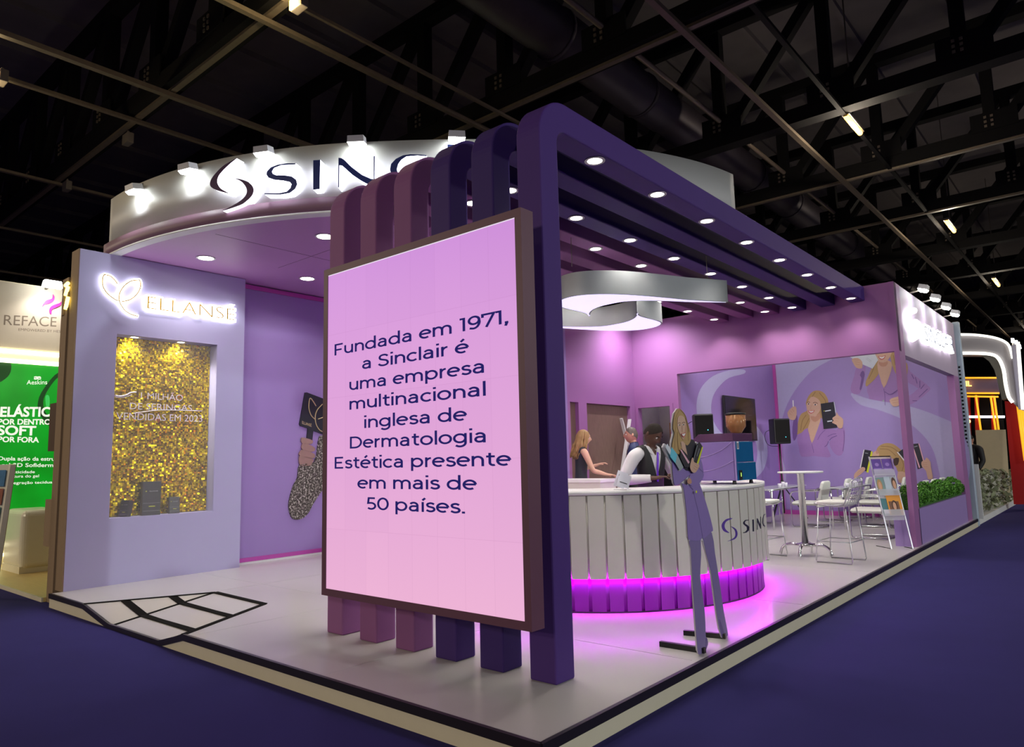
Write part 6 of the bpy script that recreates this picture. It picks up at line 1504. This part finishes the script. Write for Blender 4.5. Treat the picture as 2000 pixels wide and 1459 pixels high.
for k, (u, v) in enumerate(((1978, 665), (1985, 669), (1991, 677))):
    q = ptd(u, v, 21.5); tt = thing('portal_spotlight', tuple(q), ['first', 'second', 'third'][k]+' bright white spotlight on the corner of the far right portal', 'spotlight', 'portal spotlights')
    b = MB(); b.hexa([q+Vector(z) for z in ((-.035, -.1, -.06), (.035, -.1, -.06), (.035, .1, -.06), (-.035, .1, -.06), (-.03, -.08, .06), (.03, -.08, .06), (.03, .08, .06), (-.03, .08, .06))]); b.build('lamp_head', m_lensw, tt)
    b = MB(); b.bar(q, q+Vector((-0.05, 0.25, -0.25)), 0.04); b.build('arm', m_gal, tt)
# red stand with amber framed windows
YR = 21.0
m_red = M('red lacquer', (176, 24, 26), 0.45); m_amb = M('amber lit frame', (255, 196, 60), 0.4, emit=(255, 176, 40), es=1.0)
t = thing('red_stand', tuple(px(1930, 960, 'y', YR)), 'red exhibition stand with amber-lit window frames behind the cardboard sheet', 'stand')
b = MB()
P = far([(1962, 783), (2010, 790), (2012, 985), (1980, 985)], YR-2.6); b.prism(P, (0, 0.3, 0))
b.build('red_panel', m_red, t)
for u in (1886, 1903, 1935):
    b = MB(); b.prism(far([(u, 772), (u+7, 772), (u+10, 850), (u+2, 850)], YR), (0, 0.2, 0)); b.build('red_mullion', m_red, t)
b = MB()
for seg in ([(1878, 738), (1948, 738)], [(1880, 768), (1952, 768)], [(1882, 774), (1950, 775)], [(1906, 772), (1917, 850)], [(1935, 775), (1946, 850)], [(1942, 776), (1952, 850)]): b.tube(far(seg, YR-0.08), 0.028, 6)
b.build('amber_frame', m_amb, t)
b = MB(); b.prism(far([(1876, 740), (1946, 740), (1952, 767), (1878, 767)], YR), (0, 0.1, 0)); b.build('sign_board', M('lilac sign board', (126, 108, 140), 0.5), t)
b = MB(); p = px(1877, 754, 'y', YR-0.06); q = px(1898, 754, 'y', YR-0.06); add_text(b, 'TIL', p, (q-p), (0, 0, 1), 0.14, (q-p).length, 0.03, 0.03); b.build('sign_letters', M('amber letters', (255, 205, 100), 0.4, emit=(255, 200, 96), es=3), t)
b = MB(); b.prism(far([(1880, 775), (1955, 776), (1975, 990), (1890, 1000)], YR+0.3), (0, 0.1, 0)); b.build('dark_interior', m_steel, t)
b = MB(); b.prism(far([(1884, 812), (1962, 812), (1962, 816), (1884, 816)], YR-0.02), (0, 0.05, 0)); b.build('light_rail', m_led, t)
b = MB()
for u in range(1986, 2004, 4): b.tube(far([(u, 782), (u+16, 900)], YR-3.0), 0.03, 6)
b.build('amber_slat', m_amb, t)
t = thing('wall_bulb', tuple(px(1891, 823, 'y', YR-0.3)), 'small glowing amber bulb behind the aluminium upright', 'lamp')
b = MB(); b.ball(px(1891, 823, 'y', YR-0.3), 0.06, 12); b.build('bulb', m_tube, t)
b = MB(); b.bar(px(1891, 823, 'y', YR-0.3), px(1891, 823, 'y', YR), 0.02); b.build('bracket', m_gal, t)
b = MB(); b.prism(far([(1905, 840), (1964, 839), (1974, 976), (1917, 980)], 20.3), (0, 0.02, 0)); tag(b.build('cardboard_sheet', M('buff board', (214, 198, 164), 0.8, var=0.06)), 'tall buff board leaning at the stand beyond, far right', 'board')
b = MB(); rd = random.Random(9)
for k in range(2600):
    u = rd.uniform(1912, 1984); v = rd.uniform(918, 995); c = px(u, v, 'x', -0.08-rd.uniform(0, .3)); c.z = max(c.z, 0.13); s_ = rd.uniform(.02, .045)
    n = Vector((rd.gauss(0, 1), rd.gauss(-1, 1), rd.gauss(0, 1))).normalized(); x = n.orthogonal().normalized()*s_; y = n.cross(x).normalized()*s_
    b.poly([c-x-y, c+x-y, c+x+y, c-x+y], rd.choice((0, 0, 1)))
tag(b.build('grey_foliage', [M('grey green leaf', (138, 144, 112), 0.7, var=0.3), M('pale grey leaf', (176, 174, 160), 0.7, var=0.3)], fixn=False), 'grey-green foliage bank in front of the buff board, far right', 'plants', kind='stuff')
t = thing('red_striped_post', tuple(px(1904, 1018, 'y', 14.1)), 'slim white post with a red stripe just beyond the aluminium upright', 'post')
b = MB(); a = px(1903, 960, 'y', 14.1); b.box(a.x-0.02, a.x+0.11, 14.1, 14.16, 0.12, 1.2); b.build('post', m_white, t)
b = MB(); b.box(a.x-0.03, a.x+0.0, 14.085, 14.1, 0.12, 1.62); b.build('red_stripe', m_red, t)
b = MB(); a = px(1885, 912, 'y', 13.76); b.box(a.x-0.05, a.x+0.05, 13.74, 13.78, a.z-0.02, a.z+0.02); tag(b.build('yellow_clip', M('yellow plastic', (210, 170, 40), 0.5)), 'small yellow clip on the aluminium upright', 'clip')
# passer-by far away, seen in the gap
pf = px(1900, 1000, 'z', 0.12); pf = CAM+(_fw+_rt*((1898-1000)/FPX)-_up*((880-729.5)/FPX))*16.6
person((pf.x, pf.y, 0.12), R(150), 1.72, 'distant dark-clothed person glimpsed between the aluminium upright and the buff board', m_skinm, m_lipw, m_black,
       {'r': ((0.27, 0.02, 1.13), (0.24, 0.16, 0.92), (0.22, 0.22, 0.85)), 'l': ((-0.27, 0.02, 1.13), (-0.24, 0.16, 0.92), (-0.22, 0.22, 0.85))},
       [('jacket', m_vest, SLV, 0.018, None), ('trousers', m_trous, LEGS, 0.014, None)])
